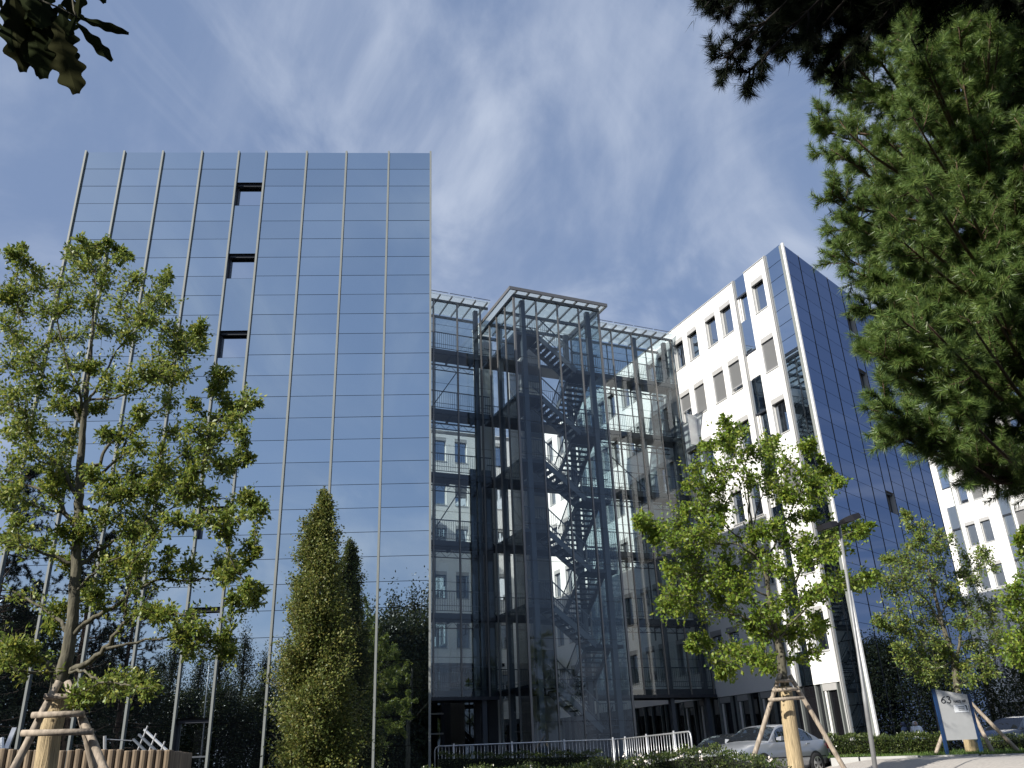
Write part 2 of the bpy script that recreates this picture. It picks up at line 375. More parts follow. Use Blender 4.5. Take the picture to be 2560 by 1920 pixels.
WCACHE = {}
def window_unit(root, axis, X, sg, ya, za, w, h, style):
    """a window set in a white wall; the wall is x=X facing sg*x (axis 'x') or y=X facing sg*y (axis 'y'); ya, za its lower corner"""
    dpt = 0.2
    def P(u, d, z):       # u along the wall, d inward
        return (-sg * d, u, z) if axis == 'x' else (u, -sg * d, z)
    def bx(mb, u0, u1, d0, d1, z0, z1):
        a = P(u0, d0, z0); b = P(u1, d1, z1)
        mb.box(min(a[0], b[0]), max(a[0], b[0]), min(a[1], b[1]), max(a[1], b[1]), z0, z1)
    key = (axis, sg, round(w, 3), round(h, 3), style)
    parts = []
    if key not in WCACHE:
        res = []
        m = MB(); m.quad(P(0.05, dpt, 0.04), P(w - 0.05, dpt, 0.04), P(w - 0.05, dpt, h - 0.05), P(0.05, dpt, h - 0.05)); res.append(('window', m, M['winglass']))
        m = MB(); t = 0.055
        bx(m, 0, t, dpt - 0.04, dpt + 0.03, 0, h); bx(m, w - t, w, dpt - 0.04, dpt + 0.03, 0, h)
        bx(m, t, w - t, dpt - 0.04, dpt + 0.03, 0, t); bx(m, t, w - t, dpt - 0.04, dpt + 0.03, h - t, h)
        res.append(('frame', m, M['frame']))
        m = MB(); bx(m, -0.02, w + 0.02, -0.035, dpt - 0.05, -0.05, 0.0); res.append(('sill', m, M['frame']))
        m = MB(); bx(m, 0.0, w, -0.004, 0.13, h - 0.26, h - 0.003); res.append(('blind_box', m, M['blindbox']))
        if style in ('down', 'half', 'low'):
            zb = {'down': 0.06, 'half': 0.75, 'low': 0.28}[style]
            m = MB(); z = h - 0.27
            while z > zb:
                a0, a1 = P(0.02, 0.055, z), P(w - 0.02, 0.055, z); b0, b1 = P(w - 0.02, 0.10, z - 0.062), P(0.02, 0.10, z - 0.062)
                m.quad(a0, a1, (b0[0], b0[1], b0[2]), (b1[0], b1[1], b1[2])); z -= 0.075
            bx(m, 0.02, w - 0.02, 0.05, 0.1, zb - 0.04, zb)
            res.append(('blind', m, M['blind']))
        out = []
        for nme, mb, mt in res:
            o = mb.build(nme, mt); me = o.data; bpy.data.objects.remove(o); out.append((nme, me))
        WCACHE[key] = out
    org = np.array(ORG[root.name]); top = None
    for nme, me in WCACHE[key]:
        o = bpy.data.objects.new(nme, me); COL.objects.link(o)
        if top is None:
            o.parent = root; top = o
            p = (X, ya, za) if axis == 'x' else (ya, X, za)
            o.location = tuple(np.array(p) - org)
        else: o.parent = top
    return top
def pierced_wall(root, name, m_, axis, X, sg, y0, y1, z0, z1, holes, dpt=0.26, material='plaster'):
    ys = sorted({y0, y1} | {h[0] for h in holes} | {h[1] for h in holes}); zs = sorted({z0, z1} | {h[2] for h in holes} | {h[3] for h in holes})
    def P(u, d, z): return (X - sg * d, u, z) if axis == 'x' else (u, X - sg * d, z)
    mb = MB(); hs = {(round(h[0], 4), round(h[2], 4)) for h in holes}
    def inhole(yc, zc): return any(h[0] < yc < h[1] and h[2] < zc < h[3] for h in holes)
    for i in range(len(ys) - 1):
        run = None
        for k in range(len(zs) - 1):
            hole = inhole((ys[i] + ys[i + 1]) / 2, (zs[k] + zs[k + 1]) / 2)
            if not hole:
                if run is None: run = zs[k]
            if hole or k == len(zs) - 2:
                e = zs[k] if hole else zs[k + 1]
                if run is not None: mb.quad(P(ys[i], 0, run), P(ys[i + 1], 0, run), P(ys[i + 1], 0, e), P(ys[i], 0, e)); run = None
    for (a, b, c, d) in holes:
        mb.quad(P(a, 0, c), P(a, dpt, c), P(a, dpt, d), P(a, 0, d)); mb.quad(P(b, 0, c), P(b, 0, d), P(b, dpt, d), P(b, dpt, c))
        mb.quad(P(a, 0, d), P(a, dpt, d), P(b, dpt, d), P(b, 0, d)); mb.quad(P(a, 0, c), P(b, 0, c), P(b, dpt, c), P(a, dpt, c))
    for (u0, u1) in ((y0, y0), (y1, y1)): mb.quad(P(u0, 0, z0), P(u0, dpt, z0), P(u0, dpt, z1), P(u0, 0, z1))
    mb.quad(P(y0, 0, z1), P(y1, 0, z1), P(y1, dpt, z1), P(y0, dpt, z1)); mb.quad(P(y0, 0, z0), P(y0, dpt, z0), P(y1, dpt, z0), P(y1, 0, z0))
    return mb.build(name, M[material], root)
def strip_glass(root, axis, X, sg, y0, y1, z0, z1, recess, mat_, rows=True, inset=0.06):
    """one vertical band of glass panes in a white wall"""
    def P(u, d, z): return (X - sg * d, u, z) if axis == 'x' else (u, X - sg * d, z)
    g = MB(); z = z1; rng = random.Random(int(y0 * 100))
    zz = [z1]
    if rows:
        while z - ROW > z0 + 0.1: z -= ROW; zz.append(z)
    else:
        for (a, b) in recess: zz += [b, a]
    zz.append(z0)
    for i in range(len(zz) - 1):
        j = 0.014; t = rng.uniform(-0.001, 0.001)
        a, b = zz[i + 1], zz[i]
        dd = inset + (0.12 if (not rows and i % 2 == 1) else 0)
        g.quad(P(y0 + 0.01, dd + t, a + j), P(y1 - 0.01, dd - t, a + j), P(y1 - 0.01, dd - t, b - j), P(y0 + 0.01, dd + t, b - j))
    MB().quad(P(y0, inset + 0.22, z0), P(y1, inset + 0.22, z0), P(y1, inset + 0.22, z1), P(y0, inset + 0.22, z1)).build('strip_backing', M['joint'], root)
    return g.build('glass_strip', mat_, root, recalc=False)
# ------------------------------------------------------------------ left wing: mirror front facing the camera
def front_xf(corner, ang):
    c, s_ = math.cos(ang), math.sin(ang)
    return lambda q: (corner[0] + c * q[0] - s_ * q[1], corner[1] + s_ * q[0] + c * q[1], q[2])
lcols = [-14.065, -12.531, -10.976, -9.397, -7.904, -6.786, -5.127, -3.494, -1.739, 0.0]
lc = toE((LC[0], LC[1], 0))
left_wing = thing('office_building', 'office wing with tall pale mirror front that reflects the sky, behind the staked oak', 'building', (lc[0], lc[1], 0), 'E', 'wings of the office block')
LX = front_xf((lc[0], lc[1]), LA - E1)
mirror_front(left_wing, M['winpane'], lcols, 28, 4, M['mirror'], 0.072, 0.1, M['alu'], 'mullion', LX, seed=4)
lf = LX((-14.065, 0.12, 0)); ln = LX((0, 0.12, 0))
MB().prism([(lf[0], lf[1]), (ln[0], ln[1]), (ln[0], 42), (lf[0], 42)], ZT - 0.35, ZT - 0.03).build('roof', M['roof'], left_wing)
b_ = MB()
b_.quad((lf[0], lf[1], -0.4), (lf[0], lf[1], ZT - 0.36), (lf[0], 42, ZT - 0.36), (lf[0], 42, -0.4))
b_.quad((lf[0], 42, -0.4), (ln[0], 42, -0.4), (ln[0], 42, ZT - 0.36), (lf[0], 42, ZT - 0.36))
b_.build('rear_wall', M['plaster'], left_wing)
bb = MB(LX); bb.quad((-14.05, 0.42, -0.4), (-0.1, 0.42, -0.4), (-0.1, 0.42, ZT - 0.36), (-14.05, 0.42, ZT - 0.36)); bb.build('inner_wall', M['joint'], left_wing)
MB(LX).box(-14.1, 0.0, 0.035, 0.4, -0.5, 0.14).build('plinth', M['concrete'], left_wing)
holes = [(1.2 + 1.65 * i, 2.17 + 1.65 * i, 21.35 - 3.4 * k, 23.25 - 3.4 * k) for k in range(6) for i in range(8)]
pierced_wall(left_wing, 'white_wall', 'plaster', 'x', lc[0] + 0.02, 1, lc[1] + 0.15, 42, -0.4, 23.9, holes)
for h_ in holes: window_unit(left_wing, 'x', lc[0] + 0.02, 1, h_[0], h_[2], h_[1] - h_[0], h_[3] - h_[2], 'open')

# ------------------------------------------------------------------ right wing: white wall and deep blue mirror front
right_wing = thing('office_building', 'office wing with white window wall and deep blue mirror front, beside the glass stair tower', 'building', (0, 0, 0), 'E', 'wings of the office block')
ww, wh = 0.97, 1.9
zwin = [21.35 - 3.4 * k for k in range(6)]
ycols = [1.83]
y = 4.66
while y < 40: ycols += [y, y + 1.42]; y += 3.24
# order of columns in the photo: 0 corner column, then 1.. to the left
style = {(0, 1): 'down', (1, 1): 'low', (2, 1): 'down', (3, 1): 'down', (4, 1): 'half', (0, 3): 'down', (6, 1): 'down', (5, 3): 'half', (3, 4): 'low', (8, 2): 'down', (7, 0): 'low'}
holes = []
for i, y in enumerate(ycols):
    for k, z in enumerate(zwin): holes.append((y, y + ww, z, z + wh))
h1 = [h for h in holes if h[0] < 3]; h2 = [h for h in holes if h[0] > 4]
pierced_wall(right_wing, 'white_wall', 'plaster', 'x', 0, -1, 1.56, 3.2, 3.02, 24.06, h1)
pierced_wall(right_wing, 'white_wall', 'plaster', 'x', 0, -1, 4.26, 44, 3.02, 24.06, h2)
for i, y in enumerate(ycols):
    for k, z in enumerate(zwin):
        if y > 34: continue
        window_unit(right_wing, 'x', 0, -1, y, z, ww, wh, style.get((i, k), 'open'))
MB().box(-0.04, 0.3, 1.56, 3.2, 24.06, 24.1).build('coping', M['frame'], right_wing)
MB().box(-0.04, 0.3, 4.26, 44, 24.06, 24.1).build('coping', M['frame'], right_wing)
# window band between the white panels and the corner band
rec = [(z + 0.14, z + 1.66) for z in zwin]
strip_glass(right_wing, 'x', 0, -1, 3.2, 4.12, 3.02, 24.12, rec, M['strip'], rows=False)
for k, (a, b) in enumerate(rec):
    w = MB().box(0.075, 0.17, 3.98, 4.1, a, b).build('window', M['alu_white'], right_wing)
    MB().box(0.10, 0.17, 3.86, 3.92, a, b).build('frame', M['alu_white'], w)
    MB().box(0.03, 0.17, 3.21, 4.1, b - 0.1, b).build('blind_box', M['steel_dark'], w)
    if k == 1: MB().box(0.05, 0.09, 3.24, 3.95, a + 0.02, b - 0.1).build('blind', M['blind_white'], w)
strip_glass(right_wing, 'x', 0, -1, 0.3, 1.42, 0.0, 24.14, [], M['strip'])
for y0, y1, px_, mt in ((4.12, 4.15, -0.02, 'frame'), (4.165, 4.185, -0.015, 'steel_dark'), (4.2, 4.26, -0.02, 'frame'), (1.42, 1.45, -0.02, 'frame'), (1.465, 1.485, -0.015, 'steel_dark'), (1.5, 1.56, -0.02, 'frame')):
    MB().box(px_, 0.28, y0, y1, 0.0 if y0 < 2 else 3.02, 24.13).build('edge_trim', M[mt], right_wing)
MB().box(-0.05, 0.04, -0.05, 0.07, -0.1, 24.02).build('corner_post', M['alu_white'], right_wing)
MB().box(-0.01, 0.2, 0.10, 0.3, -0.1, 24.0).build('corner_post', M['alu'], right_wing)
# ground floor behind the fins
MB().box(0.14, 0.3, 1.56, 44, -0.4, 3.02).build('ground_floor_glass', M['darkglass'], right_wing)
MB().box(0.06, 0.3, 1.56, 44, -0.4, 0.42).build('plinth', M['steel_dark'], right_wing)
fy = [1.58, 1.80, 2.74, 3.14, 4.2]
y = 4.66
while y < 30: fy += [y - 0.03, y + 0.97, y + 1.39, y + 2.39]; y += 3.24
for y in fy:
    MB().box(0.0, 0.14, y - 0.03, y + 0.03, 0.3, 3.0).build('fin', M['alu'], right_wing)
for y in [1.83, 4.66, 6.08, 7.9, 9.32, 11.14, 12.56]:
    MB().box(0.03, 0.13, y, y + 0.88, 2.72, 3.0).build('blind_box', M['blindbox'], right_wing)
    w = MB().box(0.06, 0.12, y + 0.72, y + 0.82, 0.5, 2.7).build('window', M['alu_white'], right_wing)
    MB().box(0.08, 0.12, y + 0.60, y + 0.64, 0.5, 2.7).build('frame', M['alu'], w)
# the hinged white panel that stands out between two windows and throws a small shadow
MB().box(-0.62, -0.02, 8.95, 9.0, 16.2, 18.0).build('shade_panel', M['plaster'], right_wing)
# blue mirror front; it has its own angle inside the wing
w_, n_ = 1.638, 1.069
bcols = [0, w_, 2 * w_, 3 * w_, 4 * w_, 4 * w_ + n_, 5 * w_ + n_, 6 * w_ + n_, 7 * w_ + n_, 8 * w_ + n_]
RX = front_xf((0, 0), BA - E1)
mirror_front(right_wing, M['curtain'], bcols, 28, 4, M['mirror_blue'], 0.022, 0.02, M['alu_dark'], 'mullion', RX, seed=9)
bf = RX((bcols[-1], 0.12, 0))
MB().prism([(0.3, 0.3), (bf[0], bf[1]), (bf[0], 44), (0.3, 44)], ZT - 0.35, ZT - 0.03).build('roof', M['roof'], right_wing)
b_ = MB(); b_.quad((bf[0], bf[1], -0.4), (bf[0], 44, -0.4), (bf[0], 44, ZT - 0.36), (bf[0], bf[1], ZT - 0.36))
b_.quad((0.3, 44, -0.4), (bf[0], 44, -0.4), (bf[0], 44, ZT - 0.36), (0.3, 44, ZT - 0.36)); b_.build('rear_wall', M['plaster'], right_wing)
bb = MB(RX); bb.quad((0.3, 0.42, -0.4), (14.0, 0.42, -0.4), (14.0, 0.42, ZT - 0.36), (0.3, 0.42, ZT - 0.36)); bb.build('inner_wall', M['joint'], right_wing)
MB(RX).box(0.3, 14.17, 0.035, 0.4, -0.5, 0.14).build('plinth', M['concrete'], right_wing)

# ------------------------------------------------------------------ third wing further right, only a slice of its white wall shows
X3 = 32.0
far_wing = thing('office_building', 'more distant white office wing at the right, half hidden by the pine', 'building', (X3, 11.5, 0), 'E', 'wings of the office block')
yc3 = [12.05, 13.5, 16.62, 17.98, 21.2, 22.6, 24.4, 25.8]
holes = [(y, y + 0.93, z, z + wh) for y in yc3 for z in zwin]
for a, b in ((11.6, 14.62), (15.72, 19.25), (20.3, 44)):
    pierced_wall(far_wing, 'white_wall', 'plaster', 'x', X3, -1, a, b, 3.02, 24.06, [h for h in holes if a < h[0] < b])
for y in yc3:
    for k, z in enumerate(zwin):
        window_unit(far_wing, 'x', X3, -1, y, z, 0.93, wh, 'down' if (y, k) in ((16.62, 1), (13.5, 2)) else 'open')
for y0 in (14.68, 19.3):
    strip_glass(far_wing, 'x', X3, -1, y0, y0 + 0.85, 3.02, 24.1, rec, M['strip'], rows=False)
    for k, (a, b) in enumerate(rec):
        MB().box(X3 + 0.03, X3 + 0.17, y0 + 0.02, y0 + 0.83, b - 0.1, b).build('blind_box', M['steel_dark'], far_wing)
        if k == 1: MB().box(X3 + 0.02, X3 + 0.06, y0 + 0.02, y0 + 0.83, a - 0.1, b - 0.1).build('blind', M['blind_white'], far_wing)
    MB().box(X3 - 0.02, X3 + 0.28, y0 + 0.85, y0 + 1.0, 0, 24.1).build('edge_trim', M['alu_white'], far_wing)
    MB().box(X3 - 0.04, X3 + 0.28, y0 - 0.07, y0, 0, 24.1).build('edge_trim', M['alu'], far_wing)
MB().box(X3 + 0.14, X3 + 0.3, 11.6, 44, -0.4, 3.02).build('ground_floor_glass', M['darkglass'], far_wing)
y = 11.7
while y < 26:
    MB().box(X3, X3 + 0.14, y - 0.03, y + 0.03, -0.3, 3.0).build('fin', M['alu'], far_wing); y += 1.42
FX = front_xf((X3, 11.5), BA - E1)
mirror_front(far_wing, M['curtain'], bcols, 28, 4, M['mirror_blue'], 0.022, 0.02, M['alu_dark'], 'mullion', FX, seed=12)
MB().prism([(X3 + 0.3, 11.8), (X3 + bf[0], 11.5 + bf[1]), (X3 + bf[0], 44), (X3 + 0.3, 44)], ZT - 0.35, ZT - 0.03).build('roof', M['roof'], far_wing)

# ------------------------------------------------------------------ rear wing closing the courtyard, lift shaft, white pier
YR = 30.0
rear_wing = thing('office_building', 'white office wing at the back of the courtyard, seen through the left glass bridge', 'building', (-9, YR, 0), 'E', 'wings of the office block')
xr = []
x = -18.2
while x < -1.6: xr += [x, x + 1.5]; x += 3.2
xr = [-17.9, -16.2, -14.6, -12.9, -11.6, -10.2, -8.7, -7.02, -5.3, -3.7, -2.1]
holes = [(x, x + 0.98, z, z + wh) for x in xr for z in zwin]
pierced_wall(rear_wing, 'white_wall', 'plaster', 'y', YR, -1, lc[0] + 0.1, -0.1, 3.1, 23.85, holes)
MB().box(lc[0] + 0.1, -0.1, YR + 0.15, YR + 0.4, -0.4, 3.1).build('ground_floor_glass', M['darkglass'], rear_wing)
for x in xr: MB().box(x - 0.03, x + 0.03, YR, YR + 0.15, -0.4, 3.1).build('fin', M['alu'], rear_wing)
for x in xr:
    for k, z in enumerate(zwin): window_unit(rear_wing, 'y', YR, -1, x, z, 0.98, wh, 'half' if (x, k) in ((-7.02, 1), (-10.2, 2)) else 'open')
MB().box(lc[0] + 0.1, -0.1, YR, YR + 12, 23.5, 23.8).build('roof', M['roof'], rear_wing)
shaft = thing('lift_shaft', 'grey lift shaft standing behind the glass stair tower', 'lift shaft', (-8.6, 13.2, 0), 'E')
MB().box(-9.26, -7.97, 12.4, 14.4, -0.4, 23.6).build('shaft_wall', M['concrete'], shaft)
MB().box(-9.3, -7.93, 12.36, 14.44, 23.6, 23.75).build('cap', M['frame'], shaft)
for k in range(6):
    d = MB().box(-9.1, -8.1, 12.36, 12.41, 3.35 + 3.4 * k, 5.5 + 3.4 * k).build('lift_door', M['steel'], shaft)
    MB().box(-9.18, -9.1, 12.34, 12.41, 3.35 + 3.4 * k, 5.56 + 3.4 * k).build('frame', M['steel_dark'], d)
pier = thing('concrete_pier', 'white rendered pier between the glass bridge and the stair tower', 'pier', (-11.4, 12.9, 0), 'E')
MB().box(-11.79, -10.99, 12.4, 13.4, -0.4, 23.5).build('shaft_wall', M['plaster'], pier)
MB().box(-11.83, -10.95, 12.36, 13.44, 23.5, 23.6).build('cap', M['frame'], pier)

# ------------------------------------------------------------------ glass bridges
ZB0, ZB1 = 3.17, 23.38          # glass skin of the bridges, bottom and top
DECK = [3.42 + 3.41 * k for k in range(6)]
YB = 10.3                       # front glass plane
def railing(x0, x1, y, z, mbr):
    mbr.bar((x0, y, z + 1.05), (x1, y, z + 1.05), 0.045, 0.045)
    mbr.bar((x0, y, z + 0.14), (x1, y, z + 0.14), 0.03, 0.03); mbr.bar((x0, y, z + 0.38), (x1, y, z + 0.38), 0.022, 0.022)
    n = int((x1 - x0) / 0.115)
    for i in range(n + 1):
        x = x0 + (x1 - x0) * i / n
        mbr.bar((x, y, z + 0.14), (x, y, z + 1.05), 0.014, 0.014)
def bridge(x0, x1, label, cols_, step, off):
    b = thing('glass_bridge', label, 'walkway', ((x0 + x1) / 2, YB + 0.8, 0), 'E', 'glazed walkways between the wings')
    xs = []; x = x0 + off
    while x < x1 - 0.1: xs.append(x); x += step
    for x in xs:
        MB().box(x - 0.035, x + 0.035, YB - 0.03, YB + 0.07, ZB0, ZB1).build('mullion', M['steel_light'], b)
    for x in xs:
        MB().box(x + 0.62, x + 0.66, YB + 1.64, YB + 1.72, 6.0, ZB1 - 0.05).build('mullion', M['steel'], b)
    for x in cols_:
        MB().box(x - 0.11, x + 0.11, YB + 0.2, YB + 0.44, -0.4, ZB1 - 0.1).build('column', M['steel'], b)
    g = MB(); e = [x0] + xs + [x1]
    for i in range(len(e) - 1):
        z = ZB0
        while z < ZB1 - 0.2:
            z2 = min(z + 1.705, ZB1)
            g.quad((e[i] + 0.005, YB, z + 0.006), (e[i + 1] - 0.005, YB, z + 0.006), (e[i + 1] - 0.005, YB, z2 - 0.006), (e[i] + 0.005, YB, z2 - 0.006)); z = z2
    g.build('glass_skin', M['glass'], b, recalc=False)
    g = MB(); g.quad((x0, YB + 1.7, ZB0), (x1, YB + 1.7, ZB0), (x1, YB + 1.7, ZB1 - 0.1), (x0, YB + 1.7, ZB1 - 0.1)); g.build('glass_skin', M['glass'], b, recalc=False)
    for k, z in enumerate(DECK):
        d = MB().box(x0, x1, YB + 0.06, YB + 1.25, z - 0.16, z).build('deck', M['steel_dark'], b)
        m = MB().box(x0, x1, YB + 0.03, YB + 0.06, z - 0.3, z + 0.02)
        x = x0 + 0.4
        while x < x1: m.box(x - 0.04, x + 0.04, YB + 0.1, YB + 1.2, z - 0.3, z - 0.161); x += 1.35
        m.build('edge_beam', M['steel_dark'], d)
        r = MB(); railing(x0, x1, YB + 0.12, z, r); r.build('railing', M['steel'], b)
        if k:
            t = MB(); zt = z - 0.13; y = YB + 1.62
            t.bar((x0, y, zt), (x1, y, zt), 0.06, 0.07); t.bar((x0, y, zt - 0.3), (x1, y, zt - 0.3), 0.05, 0.045)
            n = int((x1 - x0) / 0.32); px_ = None
            for i in range(n + 1):
                x = x0 + (x1 - x0) * i / n; q = (x, y, zt if i % 2 else zt - 0.3)
                if px_: t.bar(px_, q, 0.018, 0.018)
                px_ = q
            t.build('truss', M['steel_dark'], b)
    # base soffit
    MB().box(x0, x1, YB - 0.02, YB + 1.7, ZB0 - 0.14, ZB0).build('soffit', M['steel_dark'], b)
    rf = MB(); rf.box(x0, x1, YB - 0.02, YB + 0.1, ZB1 - 0.03, ZB1 + 0.09); rf.box(x0, x1, YB + 1.6, YB + 1.72, ZB1 - 0.1, ZB1 + 0.02)
    rf.build('roof_beam', M['steel'], b)
    x = x0 + 0.2; r = MB()
    rr = MB()
    while x < x1: rr.box(x - 0.025, x + 0.025, YB - 0.42, YB + 1.75, ZB1 + 0.09, ZB1 + 0.19); x += 0.68
    rr.build('rafter', M['steel_light'], b)
    g = MB().box(x0, x1, YB - 0.45, YB + 1.8, ZB1 + 0.2, ZB1 + 0.215); g.build('roof_glass', M['roofglass'], b)
    x = x0; lv = MB()
    while x < x1 - 0.3: lv.box(x + 0.05, min(x + 1.33, x1), YB - 0.40, YB - 0.36, ZB1 + 0.34, ZB1 + 0.36); x += 1.37
    lv.build('gutter_wire', M['steel'], b)
    wire = MB(); z = ZB0 + 1.705
    for k in range(11):
        wire.box(x0, x1, YB - 0.012, YB - 0.006, z - 0.008, z + 0.008); z += 1.705
    wire.build('glazing_joint', M['steel_dark'], b)
    return b
TX0, TX1, TY0 = -12.04, -7.06, 6.86
bl = bridge(lc[0] + 0.35, TX0 - 0.02, 'left glass bridge with open steel decks, between the pale mirror wing and the stair tower', [-12.7, -15.4, -18.2], 1.35, 0.65)
br = bridge(TX1 + 0.02, -0.05, 'right glass bridge with open steel decks, between the stair tower and the white wall', [-5.6, -2.6, -0.5], 1.37, 1.37)
for x0, z0, x1, z1 in ((-15.2, DECK[4] + 0.1, -13.4, DECK[5] - 0.5), (-15.2, DECK[2] + 0.1, -13.4, DECK[3] - 0.5)):
    MB().bar((x0, YB + 1.5, z0), (x1, YB + 1.5, z1), 0.05, 0.05).build('brace', M['steel'], bl)
MB().bar((-4.6, YB + 1.5, DECK[4] - 0.6), (-1.4, YB + 1.5, DECK[3] + 0.1), 0.05, 0.05).build('brace', M['steel'], br)

# ------------------------------------------------------------------ entrance canopy in the dark courtyard
can = thing('entrance_canopy', 'dark glazed entrance canopy with two pale rails, under the left glass bridge', 'canopy', (-15.5, 15.5, 0), 'E')
MB().box(-18.6, -10.2, 15.6, 15.8, -0.4, 4.9).build('glass_wall', M['darkglass'], can)
MB().box(-18.7, -10.1, 14.2, 15.9, 4.9, 5.05).build('roof', M['steel_dark'], can)
for zr in (1.75, 2.65): MB().box(-18.6, -13.4, 14.25, 14.32, zr, zr + 0.07).build('rail', M['frame'], can)
for xp in (-18.3, -15.8, -13.4, -10.6): MB().box(xp - 0.08, xp + 0.08, 14.3, 14.46, -0.4, 4.9).build('post', M['steel_dark'], can)

# ------------------------------------------------------------------ glass stair tower
tower = thing('stair_tower', 'glass stair tower with dark zigzag steel stairs, in the middle of the courtyard front', 'stair tower', ((TX0 + TX1) / 2, 8.6, 0), 'E')
ZT1 = 22.35
fx = [TX0 + 0.02, TX0 + 1.27, TX0 + 2.5, TX0 + 3.75, TX1 - 0.02]
for i, x in enumerate(fx):
    a = 0.05 if i in (0, 4) else 0.032
    MB().box(x - a, x + a, TY0 - 0.03, TY0 + 0.08, -0.4, ZT1).build('mullion', M['steel_light'], tower)
for X in (TX0, TX1):
    for y in (TY0 + 1.15, TY0 + 2.3, YB - 0.12):
        MB().box(X - 0.04, X + 0.04, y - 0.035, y + 0.035, -0.4, ZT1).build('mullion', M['steel_light'], tower)
for x, y in ((TX0 + 0.62, TY0 + 0.35), (TX1 - 0.55, TY0 + 0.35), (TX0 + 0.5, YB - 0.3), (TX1 - 0.45, YB - 0.3)):
    MB().box(x - 0.12, x + 0.12, y - 0.12, y + 0.12, -0.4, ZT1).build('column', M['steel'], tower)
g = MB(); wj = MB()
for i in range(4):
    z = ZT1; 
    while z > 0.2:
        z2 = max(z - 1.705, -0.3)
        g.quad((fx[i] + 0.04, TY0, z2 + 0.007), (fx[i + 1] - 0.04, TY0, z2 + 0.007), (fx[i + 1] - 0.04, TY0, z - 0.007), (fx[i] + 0.04, TY0, z - 0.007)); z = z2
        if i == 0 and z > 0: wj.box(TX0, TX1, TY0 - 0.012, TY0 - 0.005, z - 0.009, z + 0.009)
for X in (TX0, TX1):
    yy = [TY0 + 0.01, TY0 + 1.15, TY0 + 2.3, YB - 0.12]
    for i in range(3):
        z = ZT1
        while z > 0.2:
            z2 = max(z - 1.705, -0.3)
            g.quad((X, yy[i] + 0.03, z2 + 0.007), (X, yy[i + 1] - 0.03, z2 + 0.007), (X, yy[i + 1] - 0.03, z - 0.007), (X, yy[i] + 0.03, z - 0.007)); z = z2
g.build('glass_skin', M['glass'], tower, recalc=False); wj.build('glazing_joint', M['steel_dark'], tower)
rf = MB()
for y in (TY0 + 0.02, TY0 + 1.9, YB + 0.02, YB + 1.6): rf.box(TX0 - 0.02, TX1 + 0.02, y - 0.06, y + 0.06, ZT1 - 0.02, ZT1 + 0.14)
for x in (TX0 + 0.02, TX1 - 0.02): rf.box(x - 0.06, x + 0.06, TY0 + 0.08, YB + 1.5, ZT1 - 0.02, ZT1 + 0.12)
rf.build('roof_beam', M['steel'], tower)
rr = MB(); x = TX0 + 0.1
while x < TX1: rr.box(x - 0.03, x + 0.03, TY0 - 0.33, YB + 1.4, ZT1 + 0.15, ZT1 + 0.26); x += 0.69
rr.build('rafter', M['steel_light'], tower)
MB().box(TX0 - 0.3, TX1 + 0.3, TY0 - 0.3, YB + 1.6, ZT1 + 0.27, ZT1 + 0.285).build('roof_glass', M['roofglass'], tower)
ed = MB(); ed.box(TX0 - 0.36, TX1 + 0.36, TY0 - 0.38, TY0 - 0.31, ZT1 + 0.16, ZT1 + 0.34)
ed.box(TX0 - 0.36, TX0 - 0.3, TY0 - 0.3, YB + 0.5, ZT1 + 0.16, ZT1 + 0.34); ed.box(TX1 + 0.3, TX1 + 0.36, TY0 - 0.3, YB + 0.5, ZT1 + 0.16, ZT1 + 0.34)
ed.build('roof_edge', M['steel_light'], tower)
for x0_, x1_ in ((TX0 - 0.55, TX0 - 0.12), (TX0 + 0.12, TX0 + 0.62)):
    MB().box(x0_, x1_, YB + 1.75, YB + 1.95, -0.4, 14.6).build('pier_shade_panel', M['steel_dark'], tower)  # dark panels added to stand for the shade on the pier's lower part
sx0, sx1 = TX0 + 1.5, TX0 + 3.5       # front flight runs right and down
def stair_rail(mb_, p, q):
    p = np.array(p); q = np.array(q); u = np.array([0, 0, 1.0])
    mb_.bar(p + u * 1.0, q + u * 1.0, 0.045, 0.045); mb_.bar(p + u * 0.22, q + u * 0.22, 0.028, 0.028)
    n = max(2, int(np.linalg.norm(q - p) / 0.14))
    for i in range(n + 1):
        c = p + (q - p) * i / n; mb_.bar(c + u * 0.2, c + u * 1.0, 0.014, 0.014)
